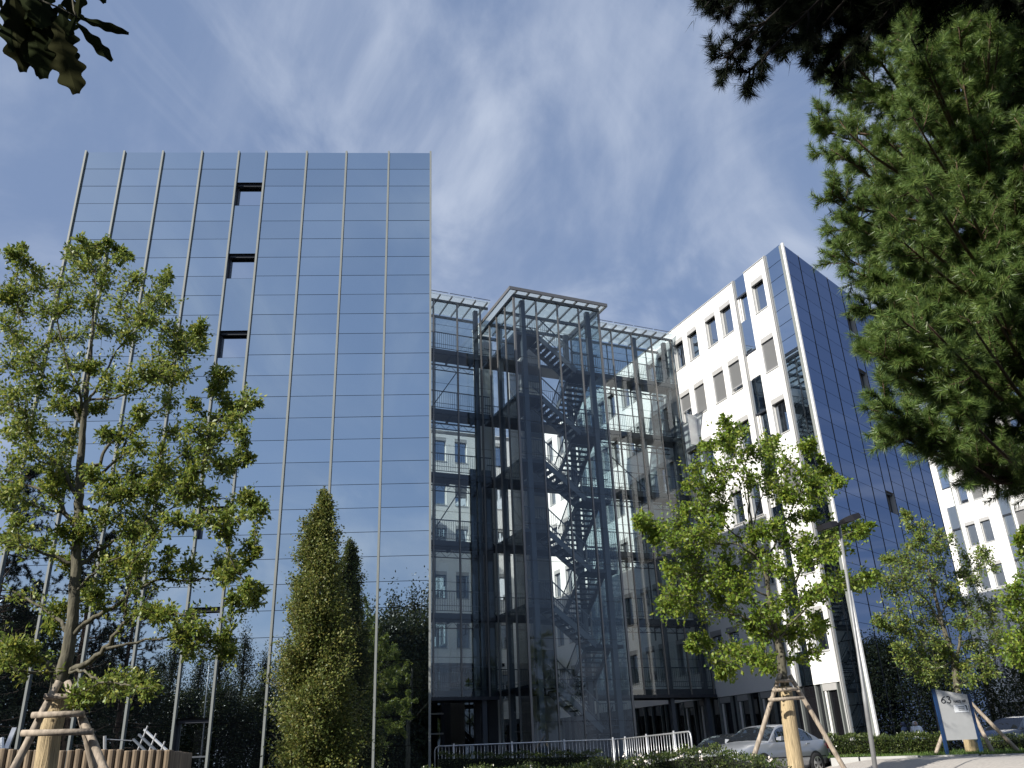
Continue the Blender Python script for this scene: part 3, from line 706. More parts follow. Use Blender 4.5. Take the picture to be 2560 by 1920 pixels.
for k in range(6):
    z = DECK[k]; h = 1.705
    if k == 0: h = 1.86
    zm, zl = z - h, z - 2 * h
    MB().box(TX0 + 0.1, sx0, TY0 + 0.25, YB + 0.05, z - 0.16, z).build('landing', M['steel_dark'], tower)
    MB().box(TX0 + 0.1, TX1 - 0.1, YB + 0.05, YB + 1.25, z - 0.16, z).build('deck', M['steel_dark'], tower)
    MB().box(sx1, TX1 - 0.1, TY0 + 0.25, TY0 + 1.5, zm - 0.16, zm).build('landing', M['steel_dark'], tower)
    fl = MB(); n = 9
    for i in range(n - 1):
        x = sx0 + (sx1 - sx0) * (i + 0.5) / (n - 1); zz = z - h * (i + 1) / n
        fl.box(x - 0.135, x + 0.135, TY0 + 0.34, TY0 + 1.36, zz - 0.045, zz)
    f1 = fl.build('stair_flight', M['steel_dark'], tower)
    st = MB()
    for y in (TY0 + 0.3, TY0 + 1.4):
        st.bar((sx0 - 0.05, y, z - 0.12), (sx1 + 0.05, y, zm - 0.06), 0.05, 0.26)
    st.build('stringer', M['stair_grey'], f1)
    r = MB()
    for y in (TY0 + 0.3, TY0 + 1.4): stair_rail(r, (sx0, y, z), (sx1, y, zm))
    r.build('railing', M['stair_grey'], f1)
    fl = MB(); ya, yb = TY0 + 1.5, YB + 0.05
    for i in range(n - 1):
        y = ya + (yb - ya) * (i + 0.5) / (n - 1); zz = zm - h * (i + 1) / n
        fl.box(sx1 + 0.1, TX1 - 0.25, y - 0.135, y + 0.135, zz - 0.045, zz)
    f2 = fl.build('stair_flight', M['steel_dark'], tower)
    st = MB()
    for x in (sx1 + 0.06, TX1 - 0.2): st.bar((x, ya - 0.05, zm - 0.1), (x, yb + 0.05, zl - 0.06), 0.05, 0.26)
    st.build('stringer', M['stair_grey'], f2)
    r = MB()
    for x in (sx1 + 0.06, TX1 - 0.2): stair_rail(r, (x, ya, zm), (x, yb, zl))
    r.build('railing', M['stair_grey'], f2)
    r = MB(); railing(TX0 + 0.15, sx0, TY0 + 0.3, z, r); railing(sx1, TX1 - 0.15, TY0 + 0.3, zm, r); railing(TX0 + 0.15, TX1 - 0.15, YB + 1.2, z, r)
    r.build('railing', M['steel'], tower)

# ------------------------------------------------------------------ ground
def smooth(a, b, x):
    t = min(1, max(0, (x - a) / (b - a))); return t * t * (3 - 2 * t)
def gz(x, y):
    d = math.hypot(x, y)
    z = -0.3 - 0.85 * (1 - smooth(5, 17, d))
    z += 0.37 * smooth(8.0, 10.2, x) * (1 - smooth(31, 35, y)) * smooth(9, 15, d)
    return z
N = 230
lin = np.sign(np.linspace(-1, 1, N)) * np.abs(np.linspace(-1, 1, N)) ** 2.6 * 700
V = np.array([[x, y + 20, gz(x, y + 20)] for y in lin for x in lin]); idx = np.arange(N * N).reshape(N, N)
F = np.stack([idx[:-1, :-1].ravel(), idx[:-1, 1:].ravel(), idx[1:, 1:].ravel(), idx[1:, :-1].ravel()], 1)
g_ = mesh_np('ground', V, F, M['asphalt']); g_['kind'] = 'structure'
g_.data.polygons.foreach_set('use_smooth', [True] * len(g_.data.polygons))
kp = [at(px, py, Y) for px, py, Y in ((2078, 1896.5, 28.3), (2150, 1894.5, 27.6), (2300, 1890.5, 26.3), (2450, 1888, 25.3), (2600, 1884.5, 24.6), (2900, 1878, 23.2))]
def kerb_y(x):
    return float(np.interp(x, [k[0] for k in kp], [k[1] for k in kp]))
pv = MB(); gx = np.linspace(2.0, 17.0, 60)
pvr = []
for x in gx:
    y1 = kerb_y(x) - 0.05 if x > kp[0][0] else 27.0 + 0.35 * (x - 4); y0 = 10.5
    pvr.append([(x, y0 + (y1 - y0) * j / 44, gz(x, y0 + (y1 - y0) * j / 44) + 0.035) for j in range(45)])
for i in range(len(pvr) - 1):
    for j in range(44): pv.quad(pvr[i][j], pvr[i + 1][j], pvr[i + 1][j + 1], pvr[i][j + 1])
p_ = pv.build('pavement', M['paving']); p_['kind'] = 'structure'
kb = MB()
for i in range(len(kp) - 1):
    a, b = kp[i], kp[i + 1]; u = (b - a)[:2]; L_ = np.linalg.norm(u); u = u / L_; n_k = max(1, int(L_ / 1.0))
    for k in range(n_k):
        p = a[:2] + u * L_ * (k + 0.02) / n_k; q = a[:2] + u * L_ * (k + 0.98) / n_k
        zk = a[2] + (b[2] - a[2]) * (k + 0.5) / n_k - 0.1; kb.bar((p[0], p[1], zk), (q[0], q[1], zk), 0.14, 0.24)
k_ = kb.build('kerb', M['concrete']); k_['kind'] = 'structure'
vg = MB(); rows = []
for i in range(len(kp)):
    p = kp[i][:2]; rows.append([(p[0] + 0.05 * j * j * 0.3, p[1] + 0.08 + j * 1.1, kp[i][2] + 0.015 + 0.03 * math.sin(i * 2.1 + j) + 0.012 * j) for j in range(7)])
for i in range(len(rows) - 1):
    for j in range(6): vg.quad(rows[i][j], rows[i + 1][j], rows[i + 1][j + 1], rows[i][j + 1])
v_ = vg.build('verge', M['grass']); v_['kind'] = 'structure'
rng = np.random.default_rng(5)
def blades(n, fn, h, name):
    P = np.array([fn() for _ in range(n)]); a = rng.uniform(0, 2 * math.pi, n); w = 0.012
    D = np.stack([np.cos(a), np.sin(a), np.zeros(n)], 1); hh = h * rng.uniform(0.5, 1.3, n); lean = rng.normal(0, 0.35, (n, 2)) * hh[:, None]
    T = P + np.stack([lean[:, 0], lean[:, 1], hh], 1)
    Vv = np.stack([P - D * w, P + D * w, T], 1).reshape(-1, 3); Ff = np.arange(n * 3).reshape(n, 3)
    o = mesh_np(name, Vv, Ff, M['grassblade']); o['kind'] = 'stuff'; return o
def verge_pt():
    i = rng.uniform(0, len(rows) - 1.001); k = int(i); f_ = i - k; j = rng.uniform(0, 1) ** 1.3 * 5.9; m_ = int(j); g2 = j - m_
    a = np.array(rows[k][m_]) * (1 - f_) + np.array(rows[k + 1][m_]) * f_; b = np.array(rows[k][m_ + 1]) * (1 - f_) + np.array(rows[k + 1][m_ + 1]) * f_
    return a * (1 - g2) + b * g2 - [0, 0, 0.01]
tag(blades(9000, verge_pt, 0.085, 'grass'), 'short green grass on the verge behind the kerb', 'grass', kind='stuff')

# ------------------------------------------------------------------ foliage
def unit(v): return v / (np.linalg.norm(v, axis=-1, keepdims=True) + 1e-9)
def leaf_quads(P, D, L_, Wd, rng, curl=0.25):
    n = len(P); r = rng.normal(size=(n, 3)); D = unit(D); s = unit(np.cross(D, r)); nr = np.cross(s, D)
    L_ = (L_ * rng.uniform(0.7, 1.25, n))[:, None]; Wd = (Wd * rng.uniform(0.75, 1.2, n))[:, None]
    mid = P + D * L_ * 0.5 - nr * L_ * 0.06
    Vv = np.stack([P, mid + s * Wd * 0.5 + nr * Wd * curl, P + D * L_, mid - s * Wd * 0.5 + nr * Wd * curl], 1).reshape(-1, 3)
    return Vv
def limb(pts, r0, r1, mb, n=7):
    k = len(pts); mb.tube(pts, [r0 + (r1 - r0) * (i / (k - 1)) for i in range(k)], n)
def curve_pts(a, b, sag, k, rng):
    a = np.array(a); b = np.array(b); L_ = np.linalg.norm(b - a); off = rng.normal(0, 0.06 * L_, 3); off[2] += sag * L_
    return [a + (b - a) * t + off * math.sin(math.pi * t) for t in np.linspace(0, 1, k)]
def clump_tree(root, trunk, limbs, clumps, leafm, barkm, leaf_len, leaf_w, per, seed, Yc, depth, twig_r=0.006, up=0.25, spread=1.0):
    """trunk, limbs: [(px,py,dY,radius)...]; clumps: (px,py,r_px) of leaf masses. Each clump hangs on the nearest limb"""
    rng = np.random.default_rng(seed)
    tb = MB(); anchors = []
    def world(p): return at(p[0], p[1], Yc + p[2])
    def densify(pts, rad, k=5):
        P, Rr = [], []
        for i in range(len(pts) - 1):
            for t in np.linspace(0, 1, k, endpoint=False):
                P.append(pts[i] * (1 - t) + pts[i + 1] * t); Rr.append(rad[i] * (1 - t) + rad[i + 1] * t)
        P.append(pts[-1]); Rr.append(rad[-1]); return P, Rr
    tp = [world(p) for p in trunk]; tr_ = [p[3] for p in trunk]
    P, Rr = densify(tp, tr_); tb.tube([p + rng.normal(0, 0.006, 3) for p in P], Rr, 10); anchors += list(zip(P, Rr))
    for lm_ in limbs:
        pts = [world(p) for p in lm_]; P, Rr = densify(pts, [p[3] for p in lm_], 4)
        P = [P[0]] + [p + rng.normal(0, 0.012, 3) for p in P[1:]]
        tb.tube(P, Rr, 7); anchors += list(zip(P, Rr))
    A = np.array([a[0] for a in anchors]); Ar = np.array([a[1] for a in anchors])
    LV = []; tw = MB()
    cl = []
    for (px, py, r) in clumps:
        r_m = r * Yc / FPX * 1.05
        c0 = at(px, py, Yc)
        d = np.linalg.norm(A - c0, axis=1)
        hang = A[np.argmin(d)]
        dy = rng.uniform(-1, 1) * depth * min(1.0, 0.35 + np.min(d) / 1.2)
        c = at(px, py, Yc + dy); cl.append((c, r_m))
    for lm_ in limbs:
        pts = [world(q_) for q_ in lm_]; Q = np.array(densify(pts, [q_[3] for q_ in lm_], 6)[0]); n_q = len(Q)
        for t in range(int(n_q * 0.85)):
            i = int(rng.integers(int(n_q * 0.38), n_q)); s = Q[i]; ax = unit(Q[min(i + 1, n_q - 1)] - Q[max(i - 1, 0)])
            dirn = unit(ax * 0.6 + rng.normal(0, 0.7, 3) + [0, 0, 0.2]); ln = 0.016 * Yc * rng.uniform(0.5, 1.6); e = s + dirn * ln
            limb(curve_pts(s, e, 0.04, 4, rng), twig_r, twig_r * 0.5, tw, 3); m = int(rng.integers(8, 16)); ts = rng.uniform(0.25, 1.08, m)
            pos = s + (e - s) * ts[:, None] + rng.normal(0, 0.0028 * Yc, (m, 3))
            LV.append(leaf_quads(pos, unit(dirn * 0.7 + rng.normal(0, 0.75, (m, 3))), leaf_len * rng.uniform(0.7, 1.2), leaf_w, rng))
    order = np.argsort([np.min(np.linalg.norm(A - c, axis=1)) for c, r in cl])
    for ci in order:
        c, r_m = cl[ci]
        d = np.linalg.norm(A - c, axis=1) + 1.1 * np.maximum(0, A[:, 2] - c[2] + 0.05)
        i = int(np.argmin(d)); a = A[i]; ra = min(Ar[i] * 0.6, 0.02 + 0.008 * np.linalg.norm(c - a))
        ra = max(ra, 0.007)
        pts = curve_pts(a, c, -0.06, 6, rng); limb(pts, ra, 0.006, tb, 6)
        A = np.vstack([A, np.array(pts[2:])]); Ar = np.append(Ar, np.linspace(ra, 0.006, 6)[2:])
        n_tw = max(5, int(per / 9)); out = unit(c - a)
        for t in range(n_tw):
            dirn = unit(rng.normal(size=3) + out * 0.6 + np.array([0, 0, up])); ln = r_m * rng.uniform(0.35, 1.15) * spread * (1.0 if rng.uniform() < 0.8 else 1.5)
            s = pts[min(5, int(rng.integers(1, 8)))]; e = s + dirn * ln
            q = curve_pts(s, e, 0.03, 4, rng); limb(q, twig_r, twig_r * 0.5, tw, 3)
            m = int(rng.integers(7, 12)); ts = rng.uniform(0.3, 1.05, m)
            Q = np.array(q); pos = Q[np.minimum((ts * 3).astype(int), 3)] + rng.normal(0, 0.03 * spread, (m, 3)) + dirn * (ts[:, None] * 0.02)
            pos = s + (e - s) * ts[:, None] + rng.normal(0, r_m * 0.16, (m, 3))
            D = unit(dirn * 0.7 + rng.normal(0, 0.75, (m, 3)) + np.array([0, 0, -0.15]))
            LV.append(leaf_quads(pos, D, leaf_len * rng.uniform(0.7, 1.3), leaf_w * rng.uniform(0.8, 1.15), rng))
    tb.v += []; b0 = len(tb.v); tb.v += tw.v; tb.f += [tuple(b0 + i for i in f) for f in tw.f]
    tb.build('trunk', M[barkm], root, smooth=True, recalc=False)
    Vv = np.concatenate(LV); Ff = np.arange(len(Vv)).reshape(-1, 4)
    mesh_np('crown', Vv, Ff, M[leafm], root)
def sc(lst, ox, oy, s): return [(ox + x / s, oy + y / s, r / s) for x, y, r in lst]

# --- young oak at the left, on stakes
YO = 11.7
base = at(112, 1990, YO); base[2] = gz(base[0], base[1])
oak = thing('oak_tree', 'young staked oak with a loose olive green crown, in front of the pale mirror wing', 'tree', base, 'W', 'young trees on stakes')
trunk = [(96, 2120, 0, 0.125), (104, 1990, 0, 0.115), (128, 1800, 0, 0.112), (150, 1700, 0, 0.100), (168, 1640, 0, 0.086), (181, 1550, 0, 0.076), (188, 1440, 0, 0.068), (194, 1320, 0, 0.066), (198, 1220, 0, 0.058), (203, 1120, 0, 0.05),
         (212, 1030, 0, 0.042), (217, 965, 0, 0.033), (226, 900, 0.05, 0.024), (232, 820, 0.1, 0.017), (236, 740, 0.1, 0.012), (240, 660, 0.1, 0.008)]
k2 = 1.3222
def Lp(pts, ox, oy, s, r0, r1, dy0, dy1):
    n = len(pts); return [(ox + x / s, oy + y / s, dy0 + (dy1 - dy0) * i / (n - 1), r0 + (r1 - r0) * i / (n - 1)) for i, (x, y) in enumerate(pts)]
limbs = [
 Lp([(275, 610), (310, 560), (370, 440), (440, 340)], 0, 560, k2, 0.026, 0.008, 0, 0.5),
 Lp([(270, 615), (262, 540), (225, 480), (195, 330), (180, 200)], 0, 560, k2, 0.022, 0.007, 0, -0.5),
 Lp([(262, 650), (215, 570), (150, 510), (80, 400), (50, 250)], 0, 560, k2, 0.026, 0.007, 0, 0.6),
 Lp([(300, 580), (380, 575), (470, 545), (560, 470), (640, 400)], 0, 560, k2, 0.02, 0.007, 0, -0.6),
 Lp([(258, 820), (330, 790), (360, 730), (420, 690), (480, 640), (540, 610)], 0, 560, k2, 0.03, 0.009, 0, 0.5),
 Lp([(262, 870), (330, 830), (400, 770), (420, 710), (450, 660)], 0, 560, k2, 0.026, 0.009, 0, -0.3),
 Lp([(255, 900), (200, 800), (120, 740), (60, 650), (20, 560)], 0, 560, k2, 0.03, 0.008, 0, -0.5),
 Lp([(265, 930), (330, 950), (430, 890), (560, 830), (680, 790), (770, 790)], 0, 560, k2, 0.03, 0.008, 0, 0.3),
 Lp([(500, 860), (600, 760), (680, 680), (740, 600), (800, 580)], 0, 560, k2, 0.018, 0.006, 0.2, 0.7),
 Lp([(245, 200), (190, 120), (150, 90), (60, 60), (0, 60)], 0, 1160, k2, 0.035, 0.01, 0, 0.4),
 Lp([(248, 350), (300, 300), (360, 265), (420, 230), (500, 180), (640, 110)], 0, 1160, k2, 0.033, 0.008, 0, 0.4),
 Lp([(245, 430), (300, 370), (340, 330), (400, 310)], 0, 1160, k2, 0.022, 0.008, 0, -0.4),
 Lp([(240, 330), (160, 300), (100, 280), (20, 270)], 0, 1160, k2, 0.025, 0.01, 0, -0.3),
 Lp([(238, 570), (290, 520), (370, 480), (440, 425), (520, 385), (640, 385), (740, 370)], 0, 1160, k2, 0.04, 0.008, 0, 0.2),
 Lp([(232, 560), (190, 510), (120, 465), (40, 420)], 0, 1160, k2, 0.03, 0.012, 0, 0.4),
 Lp([(215, 690), (290, 655), (350, 610), (410, 530), (470, 490), (560, 500), (650, 500)], 0, 1160, k2, 0.045, 0.008, 0, -0.5),
 Lp([(410, 530), (415, 480), (425, 400), (432, 330)], 0, 1160, k2, 0.02, 0.008, -0.3, -0.4),
 Lp([(350, 610), (450, 590), (560, 570), (640, 600), (740, 610)], 0, 1160, k2, 0.02, 0.006, -0.3, -0.1),
 Lp([(200, 690), (150, 655), (90, 625), (0, 580)], 0, 1160, k2, 0.042, 0.015, 0, 0.3),
 Lp([(230, 690), (280, 680), (330, 720), (420, 730), (490, 740)], 0, 1160, k2, 0.02, 0.007, -0.1, -0.8)]
cA = [(60,110,30),(35,95,22),(75,80,16),(110,150,36),(40,220,40),(130,210,42),(70,290,45),(20,330,40),(150,290,40),(60,390,48),(30,470,50),(110,440,42),(250,90,34),(270,60,18),(330,90,34),(350,60,16),(280,150,48),(390,110,24),(400,85,14),(425,110,14),(230,190,42),(340,200,45),(440,190,36),(540,190,30),(555,165,15),(500,250,45),(400,260,50),(300,260,50),(220,280,45),(480,320,40),(260,370,48),(340,350,42),(420,370,38),(180,380,42),(545,260,32),(640,370,34),(660,345,20),(600,420,48),(530,440,50),(665,400,20),(560,350,36),(610,490,42),(540,510,50),(470,500,42),(560,570,36),(410,530,42),(350,520,32),(240,470,42),(200,520,36),(310,470,26),(120,540,38),(60,560,48),(20,600,40),(190,600,34),(90,640,42),(330,610,30),(460,620,22),(150,690,38),(40,690,42),(350,690,26),(740,500,26),(715,490,14),(710,550,24),(820,575,28),(845,590,14),(770,610,26),(640,600,26),(740,690,46),(650,690,42),(560,690,34),(800,690,22),(690,740,46),(620,760,46),(800,765,26),(825,775,14),(740,810,38),(530,760,36),(460,740,34),(540,820,42),(640,830,38),(440,820,36),(200,780,42),(100,760,38),(40,790,38),(180,840,38),(300,830,36),(330,890,38),(420,890,38),(500,900,38),(600,890,38),(670,890,28),(230,700,30),(820,905,26),(860,935,20),(50,890,38),(15,900,30),(260,620,24),(15,250,30)]
cB = [(620,60,42),(540,60,42),(700,190,42),(640,190,26),(760,180,26),(820,120,24),(845,140,20),(750,240,24),(820,280,24),(850,290,12),(560,190,36),(480,170,42),(400,170,42),(330,180,36),(500,230,36),(440,240,36),(560,300,26),(630,340,36),(730,340,32),(760,370,28),(820,400,26),(840,460,22),(860,420,14),(770,450,24),(380,310,36),(420,340,36),(360,370,32),(470,310,30),(640,510,36),(600,560,32),(660,550,26),(540,500,32),(500,490,26),(740,590,26),(760,630,20),(620,610,20),(220,230,36),(270,220,30),(150,260,26),(230,330,22),(190,480,26),(290,440,30),(170,540,20),(320,440,26),(30,130,36),(60,200,32),(20,250,26),(170,80,36),(40,610,42),(110,620,26),(390,730,38),(450,720,32),(340,750,32),(490,750,26),(250,770,32),(300,760,26),(20,660,32),(215,60,30),(300,40,30),(380,60,34),(470,90,34)]
clump_tree(oak, trunk, limbs, sc(cA, 0, 560, k2) + sc(cB, 0, 1160, k2), 'oak', 'bark', 0.066, 0.034, 400, 11, YO, 1.3, 0.004, 0.25, 1.3)
wrp = MB(); pts = [at(x, y, YO) for x, y in ((92, 2160), (106, 1975), (126, 1830), (150, 1742))]
wrp.tube(pts, [0.142, 0.138, 0.132, 0.122], 22); wrp.build('trunk_wrap', M['wrap'], oak, smooth=True, recalc=False)

def support(root_label, Yc, legs, bars, r_leg, r_bar, group='tree stakes'):
    b = at(*legs[0][0], Yc + legs[0][2]); bz = gz(b[0], b[1])
    s = thing('tree_support', root_label, 'tree stakes', (b[0], b[1], bz), 'W', group)
    for (lo, hi, d0, d1) in legs:
        p = at(lo[0], lo[1], Yc + d0); q = at(hi[0], hi[1], Yc + d1); g0 = gz(p[0], p[1]) - 0.1
        if p[2] > g0: p = q + (p - q) * ((q[2] - g0) / (q[2] - p[2]))
        m = MB(); rr_ = random.Random(int(lo[0])); 
        P = [p + (q - p) * t + np.array([rr_.uniform(-1, 1), rr_.uniform(-1, 1), 0]) * 0.006 for t in np.linspace(0, 1, 7)]
        m.tube(P, [r_leg * 1.08 - 0.12 * r_leg * i / 6 for i in range(7)], 12); m.build('leg', M['wood'], s, smooth=True, recalc=False)
    for (a, c, d0, d1) in bars:
        m = MB(); m.tube([at(a[0], a[1], Yc + d0), at(c[0], c[1], Yc + d1)], r_bar, 10); m.build('crossbar', M['wood'], s, smooth=True, recalc=False)
    return s
support('pale log tripod with three crossbars around the oak at the left', YO,
        [((35, 1920), (147, 1704), -0.55, -0.2), ((262, 1925), (168, 1706), -0.5, -0.16), ((235, 1920), (180, 1700), 0.55, 0.2)],
        [((112, 1741), (190, 1743), -0.34, -0.3), ((80, 1788), (210, 1784), -0.46, -0.42), ((54, 1833), (232, 1829), -0.6, -0.56)], 0.048, 0.038)

# --- maple in front of the white wing
YM = 20.0
base = at(1996, 1960, YM); base[2] = gz(base[0], base[1])
maple = thing('maple_tree', 'young staked maple with a bright yellow green crown, in front of the white window wall', 'tree', base, 'W', 'young trees on stakes')
k3 = 1.3606
def L3(pts, r0, r1, dy0, dy1): return Lp(pts, 1560, 1020, k3, r0, r1, dy0, dy1)
trunk = [(2003, 2010, 0, 0.11), (1990, 1920, 0, 0.108), (1972, 1800, 0, 0.105), (1961, 1710, 0, 0.10), (1956, 1675, 0, 0.095), (1950, 1625, 0, 0.088), (1938, 1580, 0, 0.075), (1930, 1540, 0, 0.06), (1922, 1500, 0, 0.052), (1917, 1445, 0, 0.045), (1905, 1410, 0, 0.04), (1891, 1387, 0, 0.034), (1880, 1320, 0, 0.028), (1872, 1250, 0.1, 0.02), (1868, 1180, 0.1, 0.014), (1850, 1100, 0.1, 0.008)]
limbs = [L3([(510, 770), (480, 720), (430, 640), (380, 590)], 0.03, 0.008, 0, -0.6), L3([(520, 790), (560, 740), (620, 680), (700, 620), (780, 595)], 0.032, 0.008, 0, 0.3),
 L3([(515, 780), (470, 745), (400, 705), (330, 695), (250, 680), (180, 660)], 0.03, 0.007, 0, 0.4), L3([(490, 600), (500, 500), (520, 440), (560, 370), (600, 260)], 0.035, 0.008, 0, 0.4),
 L3([(480, 560), (430, 480), (380, 430), (300, 370), (230, 280)], 0.032, 0.008, 0, 0.5), L3([(440, 500), (380, 460), (280, 460), (180, 430), (90, 400)], 0.025, 0.007, 0, -0.4),
 L3([(490, 640), (400, 600), (320, 570), (220, 560)], 0.022, 0.007, 0, -0.5), L3([(560, 640), (600, 560), (620, 490), (700, 450), (800, 415)], 0.026, 0.007, 0.1, -0.5),
 L3([(430, 420), (420, 330), (400, 240), (350, 130)], 0.018, 0.006, 0, -0.3), L3([(430, 440), (460, 330), (490, 230), (500, 150)], 0.018, 0.006, 0, 0.5),
 L3([(520, 830), (460, 850), (400, 840), (350, 870)], 0.018, 0.006, 0, -0.6), L3([(535, 640), (570, 600), (600, 540), (610, 500)], 0.02, 0.01, 0, 0.2)]
cM = [(350,60,28),(345,45,14),(340,110,32),(400,80,26),(290,135,26),(268,125,14),(420,155,36),(490,120,32),(515,110,16),(500,170,42),(550,180,42),(620,135,22),(640,125,12),(600,220,38),(660,230,32),(640,270,32),(680,290,26),(725,255,18),(735,245,10),(690,215,16),(240,210,36),(300,200,36),(350,210,42),(220,270,26),(280,280,42),(340,280,42),(270,340,42),(210,350,36),(330,350,32),(420,240,36),(500,240,36),(540,270,36),(560,300,26),(610,370,24),(640,365,16),(70,385,30),(50,380,14),(120,420,42),(190,400,42),(60,400,20),(160,460,42),(230,450,42),(290,400,32),(110,440,26),(300,450,36),(240,510,42),(170,560,42),(150,540,26),(230,580,42),(290,600,36),(160,640,42),(230,640,42),(140,680,26),(190,690,22),(350,520,36),(380,560,36),(340,580,36),(440,500,42),(490,420,36),(520,400,26),(440,440,32),(330,650,32),(380,640,32),(400,600,36),(560,450,36),(620,460,42),(680,440,36),(720,430,32),(770,420,30),(810,412,24),(830,405,12),(690,490,32),(620,510,26),(730,480,24),(500,690,36),(540,660,36),(460,710,32),(600,650,32),(660,630,32),(720,590,36),(770,600,22),(820,575,26),(690,600,26),(590,740,36),(560,770,26),(640,760,32),(670,735,14),(650,720,22),(640,835,22),(430,740,32),(470,770,32),(500,520,32),(250,790,24),(280,785,14),(225,810,12),(370,830,32),(350,890,26),(330,900,16),(430,840,32),(480,860,32),(500,880,22),(540,560,22),(850,570,20)]
clump_tree(maple, trunk, limbs, sc(cM, 1560, 1020, k3), 'maple', 'bark', 0.09, 0.062, 320, 23, YM, 1.5, 0.006, 0.15, 1.35)
wrp = MB(); wrp.tube([at(x, y, YM) for x, y in ((2006, 2020), (1990, 1915), (1973, 1800), (1962, 1716))], [0.175, 0.168, 0.158, 0.148], 22); wrp.build('trunk_wrap', M['wrap'], maple, smooth=True, recalc=False)
support('pale log tripod around the bright maple next to the silver car', YM,
        [((1882, 1900), (1950, 1684), -0.2, -0.1), ((2116, 1930), (1974, 1688), -0.3, -0.1), ((1990, 1900), (1963, 1690), 1.0, 0.18)],
        [((1939, 1703), (1981, 1701), -0.22, -0.2), ((1931, 1726), (1995, 1722), -0.3, -0.28), ((1921, 1750), (2010, 1744), -0.42, -0.4)], 0.05, 0.036)

# --- tree behind the sign and the tree at the right edge
YT = 28.0
base = at(2425, 1890, YT); base[2] = 0.15
third = thing('young_tree', 'young staked tree with a thin grey green crown, standing behind the house number sign', 'tree', base, 'W', 'young trees on stakes')
k4 = 1.5867
def L4(pts, r0, r1, dy0, dy1): return Lp(pts, 2140, 1200, k4, r0, r1, dy0, dy1)
trunk = [(2434, 1905, 0, 0.12), (2424, 1860, 0, 0.115), (2400, 1760, 0, 0.11), (2394, 1730, 0, 0.10), (2383, 1641, 0, 0.085), (2361, 1578, 0, 0.07), (2346, 1520, 0, 0.055), (2333, 1470, 0, 0.045), (2322, 1427, 0, 0.035), (2305, 1380, 0, 0.022), (2290, 1320, 0, 0.014), (2275, 1290, 0, 0.008)]
limbs = [L4([(400, 760), (405, 680), (420, 590), (440, 545), (490, 515)], 0.055, 0.015, 0, 0.3), L4([(415, 640), (470, 630), (540, 640)], 0.02, 0.01, 0.1, 0.2), L4([(345, 590), (290, 490), (220, 420), (120, 390), (40, 395)], 0.035, 0.008, 0, -0.5),
 L4([(340, 530), (360, 490), (400, 420), (500, 320)], 0.03, 0.008, 0, 0.5), L4([(375, 690), (300, 640), (200, 600), (100, 570)], 0.03, 0.008, 0, 0.3), L4([(385, 720), (320, 750), (230, 735)], 0.025, 0.01, 0, -0.6), L4([(300, 400), (240, 330), (160, 315)], 0.02, 0.008, 0, 0.4)]
cT = [(205,150,22),(195,130,12),(220,190,26),(270,190,26),(240,230,28),(220,260,26),(330,230,32),(370,250,32),(300,270,32),(150,320,32),(115,315,16),(200,310,32),(120,400,38),(180,380,42),(250,350,38),(330,330,38),(440,320,42),(500,310,38),(540,360,26),(500,280,20),(420,380,32),(470,400,28),(30,395,26),(10,400,14),(160,440,42),(240,420,38),(170,500,38),(250,480,38),(310,400,32),(370,430,26),(430,490,38),(490,480,42),(550,500,42),(380,490,26),(90,570,18),(130,590,14),(85,545,12),(190,560,38),(260,560,42),(220,620,38),(180,600,32),(290,620,38),(320,560,32),(420,560,30),(480,560,38),(540,560,38),(560,620,38),(340,660,32),(200,700,38),(270,690,38),(230,740,38),(300,750,38),(370,690,32),(450,660,36),(500,720,32),(430,740,32),(460,790,26),(540,680,32),(170,660,26),(330,790,32),(280,790,26),(540,760,20)]
clump_tree(third, trunk, limbs, sc(cT, 2140, 1200, k4), 'third', 'bark', 0.09, 0.055, 300, 31, YT, 1.6, 0.007, 0.2, 1.3)
wrp = MB(); wrp.tube([at(x, y, YT) for x, y in ((2434, 1895), (2426, 1866), (2402, 1765))], [0.17, 0.165, 0.15], 18); wrp.build('trunk_wrap', M['wrap'], third, smooth=True, recalc=False)
support('weathered log tripod behind the house number sign', YT,
        [((2538, 1870), (2408, 1738), -0.5, -0.1), ((2484, 1884), (2412, 1742), -0.9, -0.15), ((2341, 1882), (2392, 1740), -0.6, -0.1)],
        [((2380, 1762), (2432, 1768), -0.25, -0.25), ((2372, 1790), (2448, 1796), -0.35, -0.35)], 0.055, 0.04)
YE = 25.0
base = at(2700, 1880, YE); base[2] = 0.1
edge = thing('young_tree', 'yellow green tree reaching in from the right edge below the pine', 'tree', base, 'W', 'young trees on stakes')
trunk = [(2706, 1900, 0, 0.12), (2690, 1760, 0, 0.1), (2675, 1620, 0, 0.08), (2660, 1480, 0, 0.05), (2650, 1350, 0, 0.02)]
cE = [(660,380,35),(630,430,40),(600,480,40),(650,500,45),(620,560,45),(660,590,40),(600,640,40),(650,660,45),(610,700,35),(655,720,30),(655,245,22),(662,205,18),(640,235,12),(700,450,60),(710,600,70),(720,520,60),(760,560,80),(780,680,70),(700,300,50),(740,380,70),(820,480,80),(820,620,80),(860,540,70)]
clump_tree(edge, trunk, [Lp([(830, 560), (760, 520), (690, 480), (620, 470)], 2140, 1200, k4, 0.04, 0.01, 0, -0.4), Lp([(840, 700), (760, 660), (680, 640), (610, 650)], 2140, 1200, k4, 0.04, 0.01, 0, 0.4), Lp([(820, 400), (760, 330), (700, 260)], 2140, 1200, k4, 0.03, 0.01, 0, 0.2)],
           sc(cE, 2140, 1200, k4), 'maple', 'bark', 0.12, 0.075, 190, 37, YE, 1.6, 0.008, 0.2)

